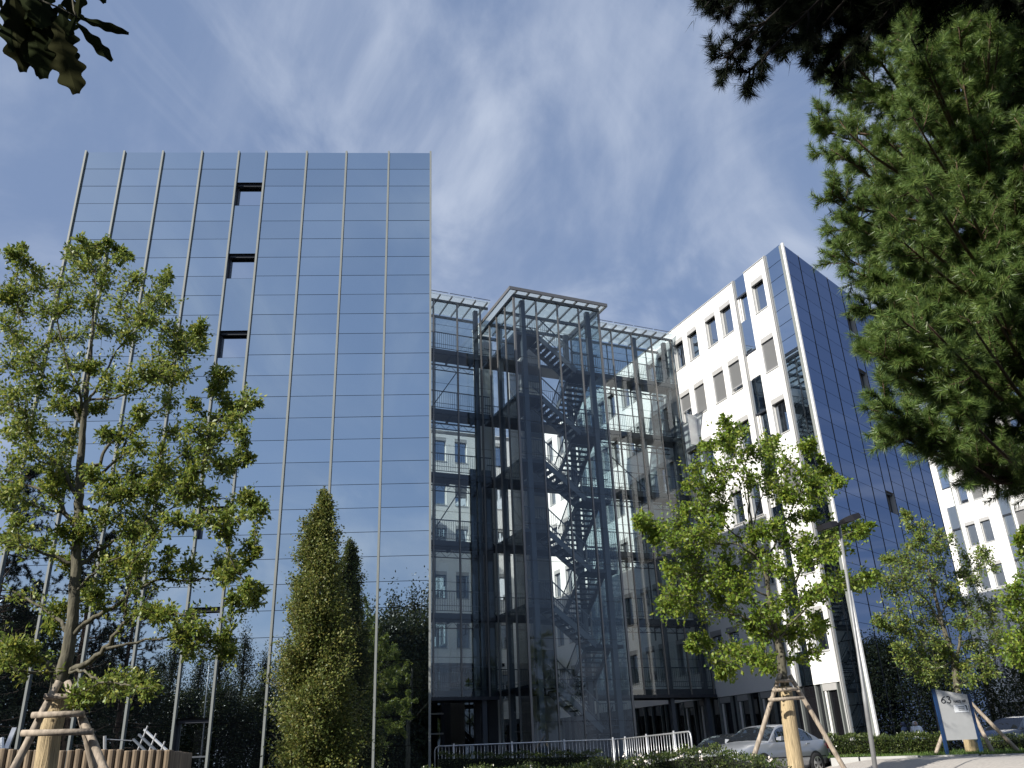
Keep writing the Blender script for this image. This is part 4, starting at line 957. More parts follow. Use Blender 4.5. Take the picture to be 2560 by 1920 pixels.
# --- columnar hornbeam close to the mirror
YC = 25.4
ctr = at(806, 1500, YC); cz0 = gz(ctr[0], YC)
hb = thing('columnar_tree', 'narrow columnar tree with dense yellowish leaves, standing close to the mirror front', 'tree', (ctr[0], YC, cz0), 'W')
prof = [(1238, 809, 4), (1262, 812, 16), (1300, 806, 30), (1330, 800, 42), (1380, 800, 52), (1427, 797, 60), (1480, 794, 68), (1533, 792, 78), (1600, 791, 86), (1653, 792, 90), (1740, 792, 94), (1805, 790, 95), (1920, 788, 96), (2000, 788, 92)]
rngc = np.random.default_rng(3)
LV = []; tb = MB()
ys_ = np.array([p[0] for p in prof]); xs_ = np.array([p[1] for p in prof]); ws_ = np.array([p[2] for p in prof])
tb.tube([at(np.interp(y, ys_, xs_), y, YC) for y in (2040, 1900, 1700, 1500, 1350, 1250)], [0.12, 0.11, 0.09, 0.06, 0.03, 0.008], 8)
for i in range(1550):
    y = 1238 + (2010 - 1238) * rngc.uniform(0, 1) ** 0.75; w = np.interp(y, ys_, ws_) * YC / FPX * 1.22
    a = rngc.uniform(0, 2 * math.pi); lump = 0.80 + 0.2 * math.sin(a * 3 + y * 0.021) + 0.12 * math.sin(a * 5 - y * 0.05)
    rr_ = w * lump * (rngc.uniform(0.25, 1.0) ** 0.5) * rngc.uniform(0.85, 1.08)
    c = at(np.interp(y, ys_, xs_), y, YC); tip = c + np.array([math.cos(a) * rr_, math.sin(a) * rr_, 0.0])
    st = c + np.array([math.cos(a), math.sin(a), 0]) * rr_ * 0.35 + np.array([0, 0, -0.35 * min(1, w)])
    st[2] = max(st[2], -0.2)
    limb([st, (st + tip) / 2 + [0, 0, -0.03], tip + [0, 0, 0.12]], 0.008, 0.004, tb, 3)
    m = 60; t = rngc.uniform(0.25, 1.1, m)
    pos = st + (tip + [0, 0, 0.14] - st) * t[:, None] + rngc.normal(0, 0.06 + 0.035 * w, (m, 3))
    D = np.array([math.cos(a), math.sin(a), 0]) * 0.6 + rngc.normal(0, 0.6, (m, 3)) + [0, 0, 0.15]
    LV.append(leaf_quads(pos, D, 0.085, 0.05, rngc))
tb.build('trunk', M['bark'], hb, smooth=True, recalc=False)
Vv = np.concatenate(LV); mesh_np('crown', Vv, np.arange(len(Vv)).reshape(-1, 4), M['column'], hb)

# --- pines
def needles(S_, E_, rng, n_per, ln, w, fwd=0.9):
    """needles standing all round shoots running from S_ to E_"""
    m = len(S_); D = unit(E_ - S_); t = rng.uniform(0.05, 1.06, (m, n_per)); P = S_[:, None] + (E_ - S_)[:, None] * t[..., None]
    r = rng.normal(size=(m, n_per, 3)); r = unit(r - (r * D[:, None]).sum(-1, keepdims=True) * D[:, None])
    dirn = unit(D[:, None] * fwd * rng.uniform(0.5, 1.5, (m, n_per, 1)) + r); L_ = ln * rng.uniform(0.7, 1.2, (m, n_per, 1))
    T = P + dirn * L_ + np.array([0, 0, -0.12]) * L_
    s = unit(np.cross(dirn, rng.normal(size=(m, n_per, 3)))) * w
    Vv = np.stack([P - s, P + s, T], 2).reshape(-1, 3)
    return Vv
def pine_branch(tb, path, r0, n_side, side_len, rng, shoots, droop=0.0):
    P = np.array(path); limb(list(P), r0, 0.006, tb, 6)
    seg = np.linalg.norm(np.diff(P, axis=0), axis=1); cum = np.append(0, np.cumsum(seg)); tot = cum[-1]
    for i in range(n_side):
        t = 1 - rng.uniform(0, 1) ** 1.4 * 0.8; d = t * tot; k = min(len(seg) - 1, int(np.searchsorted(cum, d) - 1)); k = max(k, 0)
        p = P[k] + (P[k + 1] - P[k]) * ((d - cum[k]) / seg[k]); ax = unit(P[k + 1] - P[k])
        side = unit(rng.normal(size=3)); dr = unit(ax * 0.9 + side * 0.85 + [0, 0, 0.28 - droop]); L_ = side_len * rng.uniform(0.5, 1.2) * (1.25 - 0.6 * t)
        e = p + dr * L_; limb([p, p + dr * L_ * 0.5 + [0, 0, -0.02], e], 0.006, 0.003, tb, 4)
        shoots.append((p + dr * L_ * 0.15, e))
        for s in range(rng.integers(2, 4)):
            u = rng.uniform(0.3, 0.95); q = p + dr * L_ * u; d2 = unit(dr * 0.8 + rng.normal(0, 0.55, 3) + [0, 0, 0.15]); e2 = q + d2 * L_ * rng.uniform(0.35, 0.6)
            limb([q, e2], 0.004, 0.002, tb, 3); shoots.append((q + d2 * 0.01, e2))
    shoots.append((P[-2], P[-1] + unit(P[-1] - P[-2]) * 0.05))
YP = 7.0
rngp = np.random.default_rng(77)
tx = 5.1
pine = thing('pine_tree', 'tall dense green pine filling the right side of the view, sunlit on its left', 'tree', (tx, YP + 0.6, gz(tx, YP + 0.6)), 'W')
tb = MB(); shoots = []
tb.tube([(tx, YP + 0.6, -1.2), (tx + 0.02, YP + 0.62, 2), (tx - 0.03, YP + 0.6, 5), (tx - 0.1, YP + 0.55, 8), (tx - 0.1, YP + 0.5, 10.5)], [0.2, 0.18, 0.14, 0.08, 0.02], 10)
tips = [(2070, 205), (2080, 130), (2035, 300), (2045, 320), (2063, 370), (2063, 480), (2072, 500), (2086, 605), (2100, 640), (2120, 560), (2132, 680), (2156, 770), (2175, 835), (2188, 882), (2196, 915), (2194, 1005), (2218, 1070), (2240, 1085), (2314, 1095), (2350, 1105), (2110, 240), (2110, 330), (2130, 420), (2150, 500), (2160, 590), (2180, 690), (2200, 780), (2230, 870), (2260, 960), (2300, 1040), (2150, 120), (2200, 60), (2260, 30), (2420, 1080), (2470, 1050), (2400, 1030), (2350, 980), (2540, 1030)]
for (px, py) in tips:
    dY = rngp.uniform(-0.9, 0.9); tip = at(px + 14, py + 4, YP + dY); z0 = tip[2] - rngp.uniform(0.0, 0.5)
    st = np.array([tx, YP + 0.6, max(0.4, z0)])
    mid = st + (tip - st) * 0.55 + np.array([0, rngp.uniform(-0.2, 0.2), -0.16]); q3 = st + (tip - st) * 0.85 + np.array([0, 0, -0.08])
    pine_branch(tb, [st, st + (tip - st) * 0.25 + [0, 0, -0.06], mid, q3, tip], 0.03, 22, 0.33, rngp, shoots)
for i in range(250):
    px = rngp.uniform(2200, 2800); py = rngp.uniform(-420, 925); 
    lim = np.interp(py, [-200, 100, 400, 700, 1000, 1130], [2100, 2130, 2130, 2190, 2260, 2420])
    px = max(px, lim)
    dY = rngp.uniform(-1.5, 1.3); tip = at(px, py, YP + dY); st = np.array([tx, YP + 0.6, max(0.5, tip[2] - rngp.uniform(0, 0.4))])
    if np.linalg.norm(tip - st) < 0.4: tip = tip + unit(tip - st) * 0.5
    pine_branch(tb, [st, st + (tip - st) * 0.5 + [0, 0, -0.1], st + (tip - st) * 0.8 + [0, 0, -0.05], tip], 0.022, 15, 0.32, rngp, shoots)
tb.build('trunk', M['bark_pine'], pine, smooth=True, recalc=False)
Sx = np.array([s[0] for s in shoots]); Ex = np.array([s[1] for s in shoots])
Vv = needles(Sx, Ex, rngp, 112, 0.082, 0.0025); mesh_np('crown', Vv, np.arange(len(Vv)).reshape(-1, 3), M['needle'], pine)
# dark pine boughs overhead, the tree itself stands beside the camera
rngd = np.random.default_rng(12)
bx_, by_ = 3.6, 0.2
dp = thing('pine_tree', 'dark shaded pine boughs hanging into the top right corner of the sky', 'tree', (bx_, by_, gz(bx_, by_)), 'W')
tb = MB(); shoots = []
tb.tube([(bx_, by_, -1.3), (bx_ - 0.02, by_, 2), (bx_, by_ + 0.05, 5), (bx_, by_, 8)], [0.2, 0.17, 0.12, 0.03], 10)
YD = 3.7
dt = [(1752, 22), (1748, -5), (1800, 40), (1850, 60), (1806, 150), (1815, 172), (1860, 185), (1880, 130), (1930, 95), (1950, 140), (2000, 120), (2055, 170), (2075, 185), (2080, 120), (2120, 90), (1900, 20), (1980, 30), (2060, 40), (2140, 30), (2200, 10), (2150, 60), (2240, -20), (2330, 30), (2420, -10), (2500, 0), (2560, 10), (2100, -40), (1990, -40), (1880, -40), (2300, -60), (1930, 60), (2010, 80)]
for (px, py) in dt:
    tip = at(px + 10, py - 4, YD + rngd.uniform(-0.25, 0.35)); st = np.array([bx_, by_, tip[2] + rngd.uniform(-0.2, 0.5)])
    pine_branch(tb, [st, st + (tip - st) * 0.4 + [0, 0, 0.12], st + (tip - st) * 0.75 + [0, 0, 0.08], tip], 0.016, 42, 0.2, rngd, shoots, 0.35)
for i in range(90):   # the rest of the crown, above and beside the view
    a = rngd.uniform(0, 2 * math.pi); rr_ = rngd.uniform(0.8, 2.6); z = rngd.uniform(3.6, 7.5)
    tip = np.array([bx_ + math.cos(a) * rr_, by_ + math.sin(a) * rr_, z]); st = np.array([bx_, by_, z - 0.3])
    pq = (tip - [0, 0, CZ]) @ CAMR.T
    if pq[1] > 0.2 and abs(pq[2] / pq[1]) < 0.52 and abs(pq[0] / pq[1]) < 0.68: continue
    pine_branch(tb, [st, (st + tip) / 2, tip], 0.02, 9, 0.3, rngd, shoots, 0.2)
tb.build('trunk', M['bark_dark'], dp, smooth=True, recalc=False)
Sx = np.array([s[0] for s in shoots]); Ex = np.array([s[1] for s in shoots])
Vv = needles(Sx, Ex, rngd, 90, 0.066, 0.0018); mesh_np('crown', Vv, np.arange(len(Vv)).reshape(-1, 3), M['needle_shade'], dp)

# --- oak twig overhead, top left: a few large lobed leaves on a low bough
YL = 3.0
ob = thing('oak_tree', 'overhanging oak bough with large dark lobed leaves in the top left corner', 'tree', (-3.6, 0.8, gz(-3.6, 0.8)), 'W')
tb = MB(); tb.tube([(-3.6, 0.8, -1.3), (-3.58, 0.82, 1.5), (-3.5, 0.9, 4.0), (-3.4, 1.0, 6.0)], [0.16, 0.14, 0.1, 0.05], 10)
j0 = at(178, -30, YL); j1 = at(185, 25, YL); j2 = at(192, 45, YL)
tb.tube([(-3.54, 0.86, 2.6), (-3.0, 1.7, 3.4), tuple(j0 + [-0.12, -0.25, 0.2]), tuple(j0), tuple(j1), tuple(j2)], [0.05, 0.03, 0.012, 0.006, 0.005, 0.004], 7)
tb.tube([tuple(at(60, -40, YL)), tuple(at(100, 0, YL)), tuple(at(150, 20, YL)), tuple(at(190, 42, YL))], [0.006, 0.005, 0.004, 0.003], 6)
tb.tube([tuple(j0 + [-0.12, -0.25, 0.2]), tuple(at(60, -40, YL))], [0.01, 0.006], 6)
tb.build('trunk', M['bark'], ob, smooth=True, recalc=False)
def oak_leaf(bpx, tpx, wpx, dy, lob, rng):
    """a lobed leaf between two sight lines, gently cupped"""
    b = at(*bpx, YL + dy); t = at(*tpx, YL + dy + rng.uniform(-0.05, 0.05)); D = t - b; L_ = np.linalg.norm(D); D = D / L_
    v = unit(at(bpx[0], bpx[1], 1.0) - [0, 0, CZ]); s = unit(np.cross(D, v)); n = np.cross(s, D); w = wpx * YL / FPX / 2
    amp = 0.27 if wpx > 60 else 0.13; K = 9 * lob
    verts = []; faces = []
    for i in range(K + 1):
        u = i / K; env = math.sin(math.pi * min(1, u * 0.92 + 0.04)) ** 0.7 * (0.45 + 0.75 * u if u < 0.75 else 1.0 - 0.5 * (u - 0.75))
        wl = w * env * (0.80 + amp * math.sin(u * 2 * math.pi * lob - 1.2) + 0.08 * math.sin(u * 23 + lob)) + 0.0012; wr = w * env * (0.80 + amp * math.sin(u * 2 * math.pi * lob + 0.4) + 0.08 * math.sin(u * 19 + 2)) + 0.0012
        c = b + D * L_ * u; bend = 0.03 * L_ * math.sin(u * math.pi)
        verts += [c + s * wl + n * (wl * 0.25), c + n * bend * 0, c - s * wr + n * (wr * 0.25)]
    for i in range(K):
        a = 3 * i; faces += [(a, a + 1, a + 4, a + 3), (a + 1, a + 2, a + 5, a + 4)]
    return verts, faces
rl = np.random.default_rng(8); lm_ = MB()
for bpx, tpx, wpx, dy, lob in [((60, -30), (112, 196), 150, 0.06, 3), ((35, -10), (60, 180), 120, 0.0, 3), ((135, 55), (192, 234), 120, -0.04, 4), ((120, 20), (160, 150), 110, 0.03, 3), ((190, 42), (322, 84), 40, 0.02, 4), ((190, 55), (281, 152), 50, -0.02, 3), ((195, 40), (205, -60), 64, 0.0, 3), ((150, 22), (60, 60), 70, 0.04, 3), ((20, -40), (45, 120), 80, 0.05, 3), ((190, 40), (170, 90), 40, 0.0, 3), ((-60, 40), (12, 72), 26, 0.0, 3), ((-30, -60), (6, 22), 26, 0.0, 3), ((230, -60), (262, 8), 50, 0.03, 3), ((110, -60), (100, 70), 110, 0.02, 4), ((85, 20), (150, 90), 90, 0.05, 3), ((40, -20), (95, 60), 110, 0.07, 3), ((20, -30), (30, 130), 80, 0.03, 3), ((75, 40), (100, 190), 100, 0.09, 3), ((120, 40), (185, 170), 90, 0.06, 3), ((150, 10), (175, 120), 90, 0.02, 3), ((165, -30), (190, 60), 80, 0.05, 3)]:
    v_l, f_l = oak_leaf(bpx, tpx, wpx, dy, lob, rl); lm_.add(v_l, f_l)
LV = []
for i in range(260):
    c = np.array([-3.5, 0.9, 5.2]) + rl.normal(0, 1, 3) * [1.1, 1.1, 0.9]
    pq = (c - [0, 0, CZ]) @ CAMR.T
    if pq[1] > 0.1 and abs(pq[2] / pq[1]) < 0.56 and abs(pq[0] / pq[1]) < 0.72: continue
    m = 12; LV.append(leaf_quads(c + rl.normal(0, 0.18, (m, 3)), rl.normal(size=(m, 3)), 0.12, 0.06, rl))
Vq = np.concatenate(LV); b0 = len(lm_.v); lm_.v += [tuple(map(float, q)) for q in Vq]; lm_.f += [tuple(b0 + 4 * i + k for k in range(4)) for i in range(len(Vq) // 4)]
lm_.build('crown', M['oak_shade'], ob, recalc=False)

# ------------------------------------------------------------------ trees around the camera, seen as reflections in the mirror fronts
def mirror_pt(p, c, ang):
    n = np.array([math.sin(ang), -math.cos(ang)]); d = (np.array(p[:2]) - c) @ n
    q = np.array(p[:2]) - 2 * d * n; return np.array([q[0], q[1], p[2]])
def refl(px, py, Yv):
    """where a thing must stand for its mirror image in the left front to lie on this sight line, Yv metres ahead"""
    return mirror_pt(at(px, py, Yv), LC, LA)
rt = np.random.default_rng(44)
def bushy_tree_mesh(H, Rw, base, n_br, per, leaf, w, slim, rng):
    tb = MB(); LV = []
    tb.tube([(0, 0, -0.3), (0.02, 0, H * 0.3), (-0.02, 0.03, H * 0.65), (0, 0, H * 0.97)], [0.02 * H ** 1.1, 0.016 * H, 0.009 * H, 0.008], 8)
    for i in range(n_br):
        u = rng.uniform(0, 1) ** 0.8; z = base + (H - base) * u; prof_ = (math.sin(math.pi * (0.12 + 0.86 * u)) ** (0.7 if not slim else 0.9)); a = rng.uniform(0, 2 * math.pi)
        rr_ = Rw * prof_ * rng.uniform(0.45, 1.1); up_ = rng.uniform(0.1, 0.5) * rr_ + (slim * 0.9)
        s = np.array([0, 0, max(0.3, z - up_)]); e = np.array([math.cos(a) * rr_, math.sin(a) * rr_, z])
        limb(curve_pts(s, e, 0.03, 4, rng), 0.03, 0.006, tb, 4)
        m = per; t = rng.uniform(0.35, 1.15, m); sp = 0.16 * Rw * (0.6 if slim else 1.0) + 0.08
        pos = s + (e - s) * t[:, None] + rng.normal(0, sp, (m, 3)) * [1, 1, 1.1 + 1.6 * slim]
        LV.append(leaf_quads(pos, rng.normal(size=(m, 3)), leaf, w, rng))
    return tb, np.concatenate(LV)
def stand(kind, label, cat, pos, tb, LVv, leafm, barkm, group, tri=False):
    o = thing(kind, label, cat, (pos[0], pos[1], gz(pos[0], pos[1])), 'W', group)
    save = ORG[o.name]; ORG[o.name] = (0, 0, 0)
    tb.build('trunk', M[barkm], o, smooth=True, recalc=False)
    mesh_np('crown', LVv, np.arange(len(LVv)).reshape(-1, 3 if tri else 4), M[leafm], o)
    ORG[o.name] = save
    return o
def copy_tree(o, pos, rotz, s, label=None):
    c = o.copy(); COL.objects.link(c); c.location = (pos[0], pos[1], gz(pos[0], pos[1])); c.rotation_euler = (0, 0, rotz); c.scale = s
    if label: c['label'] = label
    for ch in list(o.children):
        d = ch.copy(); COL.objects.link(d); d.parent = c
    return c
# poplar-like thin tall trees
tb, LVv = bushy_tree_mesh(10.0, 1.5, 1.2, 150, 42, 0.16, 0.09, 1.0, rt)
p0 = refl(560, 1560, 76)
LBL = 'slender tree in the belt behind the camera, mirrored in the glass front'
thin = stand('slender_tree', LBL, 'tree', p0, tb, LVv, 'darkleaf', 'twig', 'trees mirrored in the glass front')
def put(src, px, py, Yv, H, wid, seed):
    p = refl(px, py, Yv); hgt = p[2] - gz(p[0], p[1]); s = hgt / H
    return copy_tree(src, p, seed * 1.3, (s * wid, s * wid, s))
thin.scale = (1, 1, (p0[2] + 0.3) / 10.0)
for i, (px, py, Yv, wd) in enumerate([(440, 1600, 74, 0.9), (500, 1640, 78, 0.9), (615, 1585, 77, 0.85), (665, 1640, 74, 1.0), (720, 1610, 78, 0.9), (400, 1650, 80, 1.0), (340, 1680, 76, 1.0), (840, 1560, 72, 1.1), (885, 1525, 68, 1.0), (930, 1535, 70, 1.1), (985, 1500, 66, 1.1), (1035, 1490, 67, 1.0), (1075, 1480, 70, 1.0), (280, 1640, 78, 1.1), (780, 1600, 75, 1.0)]):
    put(thin, px, py, Yv, 10.0, wd, i)
tb, LVv = bushy_tree_mesh(8.0, 3.2, 0.2, 150, 90, 0.22, 0.13, 0.0, rt)
p1 = refl(250, 1690, 72)
wide = stand('broad_tree', 'broad dark tree in the belt behind the camera, mirrored low in the glass front', 'tree', p1, tb, LVv, 'darkleaf', 'twig', 'trees mirrored in the glass front')
for i, (px, py, Yv, wd) in enumerate([(60, 1560, 66, 1.1), (150, 1660, 70, 1.1), (360, 1700, 70, 1.0), (470, 1745, 72, 1.2), (560, 1740, 70, 1.2), (650, 1745, 72, 1.2), (740, 1720, 70, 1.2), (830, 1660, 66, 1.1), (920, 1600, 62, 1.0), (1010, 1590, 62, 1.0), (1080, 1580, 64, 1.1), (-60, 1600, 70, 1.2), (-160, 1560, 72, 1.2), (1180, 1600, 66, 1.2), (1300, 1620, 70, 1.2), (1430, 1640, 72, 1.2)]):
    put(wide, px, py, Yv, 8.0, wd, i + 3)
# shrubs and trees between the right wing and the far wing, mirrored low in the blue front
for i, (ex, ey, h) in enumerate([(27, -6, 6.5), (29, -1, 7.2), (30, 4, 6.8), (31, 8.5, 7.0), (26, 11.5, 6.4), (33, 1, 7.6), (24, 15, 6.2), (27, 20, 7.0)]):
    q = fromE(ex, ey); s = h / 8.0
    copy_tree(wide, (q[0], q[1], 0), i * 0.9, (s * 0.95, s * 0.95, s), 'dense tree standing between the blue mirror front and the far wing, seen mirrored')
# big dark pines left of the view, mirrored at the left edge
rq = np.random.default_rng(91)
def big_pine(H, Rw, n_br, rng):
    tb = MB(); shoots = []
    tb.tube([(0, 0, -0.4), (0.05, 0, H * 0.4), (0, 0.05, H * 0.8), (0, 0, H)], [0.3, 0.22, 0.1, 0.02], 9)
    for i in range(n_br):
        u = rng.uniform(0, 1); z = H * (0.12 + 0.86 * u); rr_ = Rw * (1.05 - u * 0.75) * rng.uniform(0.55, 1.1); a = rng.uniform(0, 2 * math.pi)
        st = np.array([0, 0, z - 0.1]); tip = np.array([math.cos(a) * rr_, math.sin(a) * rr_, z + rng.uniform(-0.2, 0.9)])
        pine_branch(tb, [st, (st + tip) / 2 - [0, 0, 0.15], tip], 0.04, 9, 0.55, rng, shoots)
    Sx = np.array([s[0] for s in shoots]); Ex = np.array([s[1] for s in shoots])
    return tb, needles(Sx, Ex, rng, 26, 0.16, 0.011)
tb, LVv = big_pine(14.0, 4.2, 130, rq)
p2 = refl(60, 1165, 46)
bp_ = stand('tall_pine', 'tall dark pine left of the view, mirrored at the left edge of the glass front', 'tree', p2, tb, LVv, 'needle_shade', 'bark_pine', 'pines mirrored in the glass front', tri=True)
bp_.scale = (1, 1, (p2[2] + 0.3) / 14.0)
put(bp_, 250, 1330, 50, 14.0, 0.75, 5)
put(bp_, 350, 1430, 56, 14.0, 0.8, 7)
# broad tree out of view, moved in close to shade the low oak bough
copy_tree(wide, (-5.2, -3.4, 0), 0.4, (1.1, 1.1, 1.25), 'broad tree out of view behind the camera, moved in close to shade the low oak bough')
copy_tree(wide, (-2.6, -6.0, 0), 2.4, (1.1, 1.1, 1.25), 'second broad tree close behind the camera, beside the first')

# ------------------------------------------------------------------ hedges
def hedge(label, line, h, wd, n, seed, leaf=0.055, group='clipped hedges'):
    """line: ground points with top heights [(x, y, ztop)]"""
    rng = np.random.default_rng(seed)
    P = np.array(line); o = thing('hedge', label, 'hedge', (P[0][0], P[0][1], gz(P[0][0], P[0][1])), 'W', group)
    core = MB(); LV = []; seg = np.linalg.norm(np.diff(P[:, :2], axis=0), axis=1); tot = seg.sum()
    for i in range(len(P) - 1):
        a, b = P[i], P[i + 1]; u = unit((b - a)[:2]); nn_ = np.array([-u[1], u[0]]) * (wd / 2 - 0.07)
        za, zb = gz(*a[:2]) - 0.1, gz(*b[:2]) - 0.1
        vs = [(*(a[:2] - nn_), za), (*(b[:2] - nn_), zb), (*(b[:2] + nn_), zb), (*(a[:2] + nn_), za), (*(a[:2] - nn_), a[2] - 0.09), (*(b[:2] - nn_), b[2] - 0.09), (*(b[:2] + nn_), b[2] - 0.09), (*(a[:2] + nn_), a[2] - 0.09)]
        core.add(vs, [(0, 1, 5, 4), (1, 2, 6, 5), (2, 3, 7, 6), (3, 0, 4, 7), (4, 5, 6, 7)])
        m = int(n * seg[i] / tot); t = rng.uniform(0, 1, m); c = a + (b - a) * t[:, None]; nv = np.array([-u[1], u[0], 0])
        which = rng.uniform(0, 1, m); gzv = za + 0.1; hh = c[:, 2] - gzv
        off = np.where(which < 0.42, rng.uniform(-1, 1, m), np.where(which < 0.85, -1.0, 1.0)) * wd / 2
        z = np.where(which < 0.42, c[:, 2], gzv + hh * rng.uniform(0, 1, m))
        lump = 0.05 * np.sin(t * seg[i] * 5.1 + seed) + 0.035 * np.sin(t * seg[i] * 11.7)
        pos = np.stack([c[:, 0] + nv[0] * off, c[:, 1] + nv[1] * off, z + lump * (which < 0.42)], 1) + rng.normal(0, 0.035, (m, 3))
        out = np.stack([nv[0] * np.sign(off) * (which >= 0.42), nv[1] * np.sign(off) * (which >= 0.42), (which < 0.42) * 1.0], 1)
        LV.append(leaf_quads(pos, out * 0.9 + rng.normal(0, 0.6, (m, 3)), leaf, leaf * 0.6, rng))
    core.build('stems', M['core'], o); Vv = np.concatenate(LV); mesh_np('foliage', Vv, np.arange(len(Vv)).reshape(-1, 4), M['hedge'], o)
    return o
def hp(px, py, Y): return at(px, py, Y)
hedge('clipped green hedge between the silver car and the house number sign', [hp(2070, 1842, 29.5), hp(2200, 1845, 29), hp(2300, 1840, 28.5), hp(2368, 1836, 28.2)], 0.8, 0.9, 11000, 3, 0.06)
hedge('low front hedge with small pale flowers along the bottom edge, before the silver car', [hp(1000, 1940, 20), hp(1250, 1930, 19.5), hp(1420, 1923, 19), hp(1560, 1906, 18.6), hp(1640, 1896, 18.4), hp(1720, 1882, 18.2), hp(1800, 1877, 18), hp(1830, 1890, 17.9), hp(1905, 1902, 17.6), hp(1945, 1918, 17.4)], 0.7, 1.0, 17000, 5, 0.05)
hedge('dark shaded hedge behind the metal barrier', [hp(1095, 1890, 31), hp(1300, 1888, 31.5), hp(1500, 1884, 32)], 0.8, 0.8, 5000, 7, 0.06)
hedge('dark hedge at the right edge behind the sign', [hp(2440, 1850, 33), hp(2560, 1842, 33), hp(2680, 1836, 33)], 0.8, 0.9, 4000, 9, 0.07)
rng = np.random.default_rng(6); FL = []
for px, py, Y in [(1560, 1893, 18.2), (1600, 1890, 18.0), (1640, 1884, 18.0), (1690, 1878, 17.9), (1702, 1890, 17.6), (1755, 1897, 17.5), (1750, 1880, 17.6), (1590, 1902, 17.9), (1620, 1905, 17.8), (1925, 1900, 17.2), (1470, 1912, 18.6), (1330, 1916, 19)]:
    c = at(px, py, Y); FL.append(leaf_quads(c + rng.normal(0, 0.025, (9, 3)), rng.normal(size=(9, 3)) + [0, 0, 0.6], 0.045, 0.035, rng))
Vv = np.concatenate(FL); M['petal'] = mat('pale_petals', (0.75, 0.68, 0.62), 0.7)
fo = [o for o in bpy.data.objects if o.name.startswith('hedge') and o.get('label', '').startswith('low front')][0]
mesh_np('flowers', Vv, np.arange(len(Vv)).reshape(-1, 4), M['petal'], fo)

# ------------------------------------------------------------------ galvanised barrier in two lengths
def barrier(label, pts, posts, nbar, round_end, group='metal barriers'):
    P = [atz(x, y, 1.03) for x, y in pts]; a, b = P[0], P[-1]
    o = thing('metal_barrier', label, 'railing', (a[0], a[1], gz(a[0], a[1])), 'W', group)
    zb = gz(a[0], a[1]) + 0.12; d = unit(b - a)
    r = MB()
    if round_end == 'start': path = [a + [0, 0, -1.1], a + [0, 0, -0.14], a + d * 0.04 + [0, 0, -0.05], a + d * 0.14, b]
    else: path = [a, b - d * 0.14, b - d * 0.04 + [0, 0, -0.05], b + [0, 0, -0.14], b + [0, 0, -1.1]]
    r.tube(path, 0.024, 8); r.build('top_rail', M['galv'], o, smooth=True, recalc=False)
    MB().tube([a * [1, 1, 0] + [0, 0, zb], b * [1, 1, 0] + [0, 0, zb]], 0.02, 8).build('bottom_rail', M['galv'], o, smooth=True, recalc=False)
    bars = MB()
    for i in range(1, nbar):
        p = a + (b - a) * i / nbar; bars.tube([(p[0], p[1], zb), (p[0], p[1], 1.03)], 0.0085, 6)
    bars.build('bars', M['galv'], o, smooth=True, recalc=False)
    for t in posts:
        p = a + (b - a) * t; MB().tube([(p[0], p[1], zb - 0.5), (p[0], p[1], 1.10)], 0.03, 10).build('post', M['galv'], o, smooth=True, recalc=False)
barrier('long galvanised barrier in the shade below the stair tower', [(1087, 1866), (1553, 1847.5)], [0.1, 0.41, 0.69, 0.955], 53, 'start')
barrier('short sunlit galvanised barrier angled towards the silver car', [(1553, 1847.5), (1726, 1828.5)], [0.07, 0.42, 0.80], 27, 'end')

# ------------------------------------------------------------------ palisade at the bottom left with a slanted metal railing on it
pal0, pal1 = at(-140, 1872, 14.6), at(421, 1876, 15.4)
pal = thing('palisade_wall', 'low wall of upright brown timber logs in the bottom left corner', 'palisade', (pal1[0], pal1[1], gz(pal1[0], pal1[1])), 'W')
lg = MB(); L_ = np.linalg.norm((pal1 - pal0)[:2]); nlog = int(L_ / 0.125); rng_ = random.Random(2)
def log_row(a, b, nl, mb):
    for i in range(nl + 1):
        p = a + (b - a) * i / nl; r = 0.062 * rng_.uniform(0.93, 1.06); zt = p[2] + rng_.uniform(-0.012, 0.012)
        mb.tube([(p[0], p[1], -0.9), (p[0], p[1], zt - 0.012), (p[0], p[1], zt)], [r, r, r * 0.86], 10)
log_row(pal0, pal1, nlog, lg); d_ = unit((pal1 - pal0)[:2]); bk = np.array([pal1[0] - d_[1] * 3, pal1[1] + d_[0] * 3, pal1[2]])
log_row(pal1, bk, 24, lg); lg.build('logs', M['palisade'], pal, smooth=False, recalc=False)
q0, q1 = at(361, 1824, 15.9), at(417, 1876, 15.5)
ml = thing('metal_railing', 'short slanted bright metal railing on the end of the timber wall', 'railing', (q1[0], q1[1], q1[2]), 'W', 'slanted metal railings')
for k, off in enumerate((0, 1, 2)):
    dv = np.array([-0.085 * k, 0.0, -0.075 * k]); m = MB(); m.bar(q0 + dv, q1 + dv, 0.035, 0.03); m.build('rail', M['galv'] if k == 0 else M['steel'], ml)
for t in (0.12, 0.5, 0.88):
    p = q0 + (q1 - q0) * t; MB().tube([p + [0, 0, 0.1], p + [-0.17, 0.0, -0.45]], 0.014, 6).build('post', M['galv'], ml)
q0, q1 = at(36, 1822, 15.6), at(10, 1878, 15.2)
ml = thing('metal_railing', 'bluish slanted metal post on the timber wall, left of the oak', 'railing', (q1[0], q1[1], q1[2]), 'W', 'slanted metal railings')
MB().bar(q0, q1 - [0, 0, 0.1], 0.07, 0.06).build('rail', M['galv'], ml)
MB().tube([at(5, 1846, 15.4), at(6, 1885, 15.2)], 0.03, 8).build('post', M['galv'], ml)
q0, q1 = at(184, 1840, 15.8), at(174, 1880, 15.6)
ml = thing('metal_railing', 'thin metal post on the timber wall, behind the right leg of the oak support', 'railing', (q1[0], q1[1], q1[2]), 'W', 'slanted metal railings')
MB().tube([at(262, 1840, 15.6), at(262, 1885, 15.6)], 0.028, 8).build('post', M['galv'], ml)
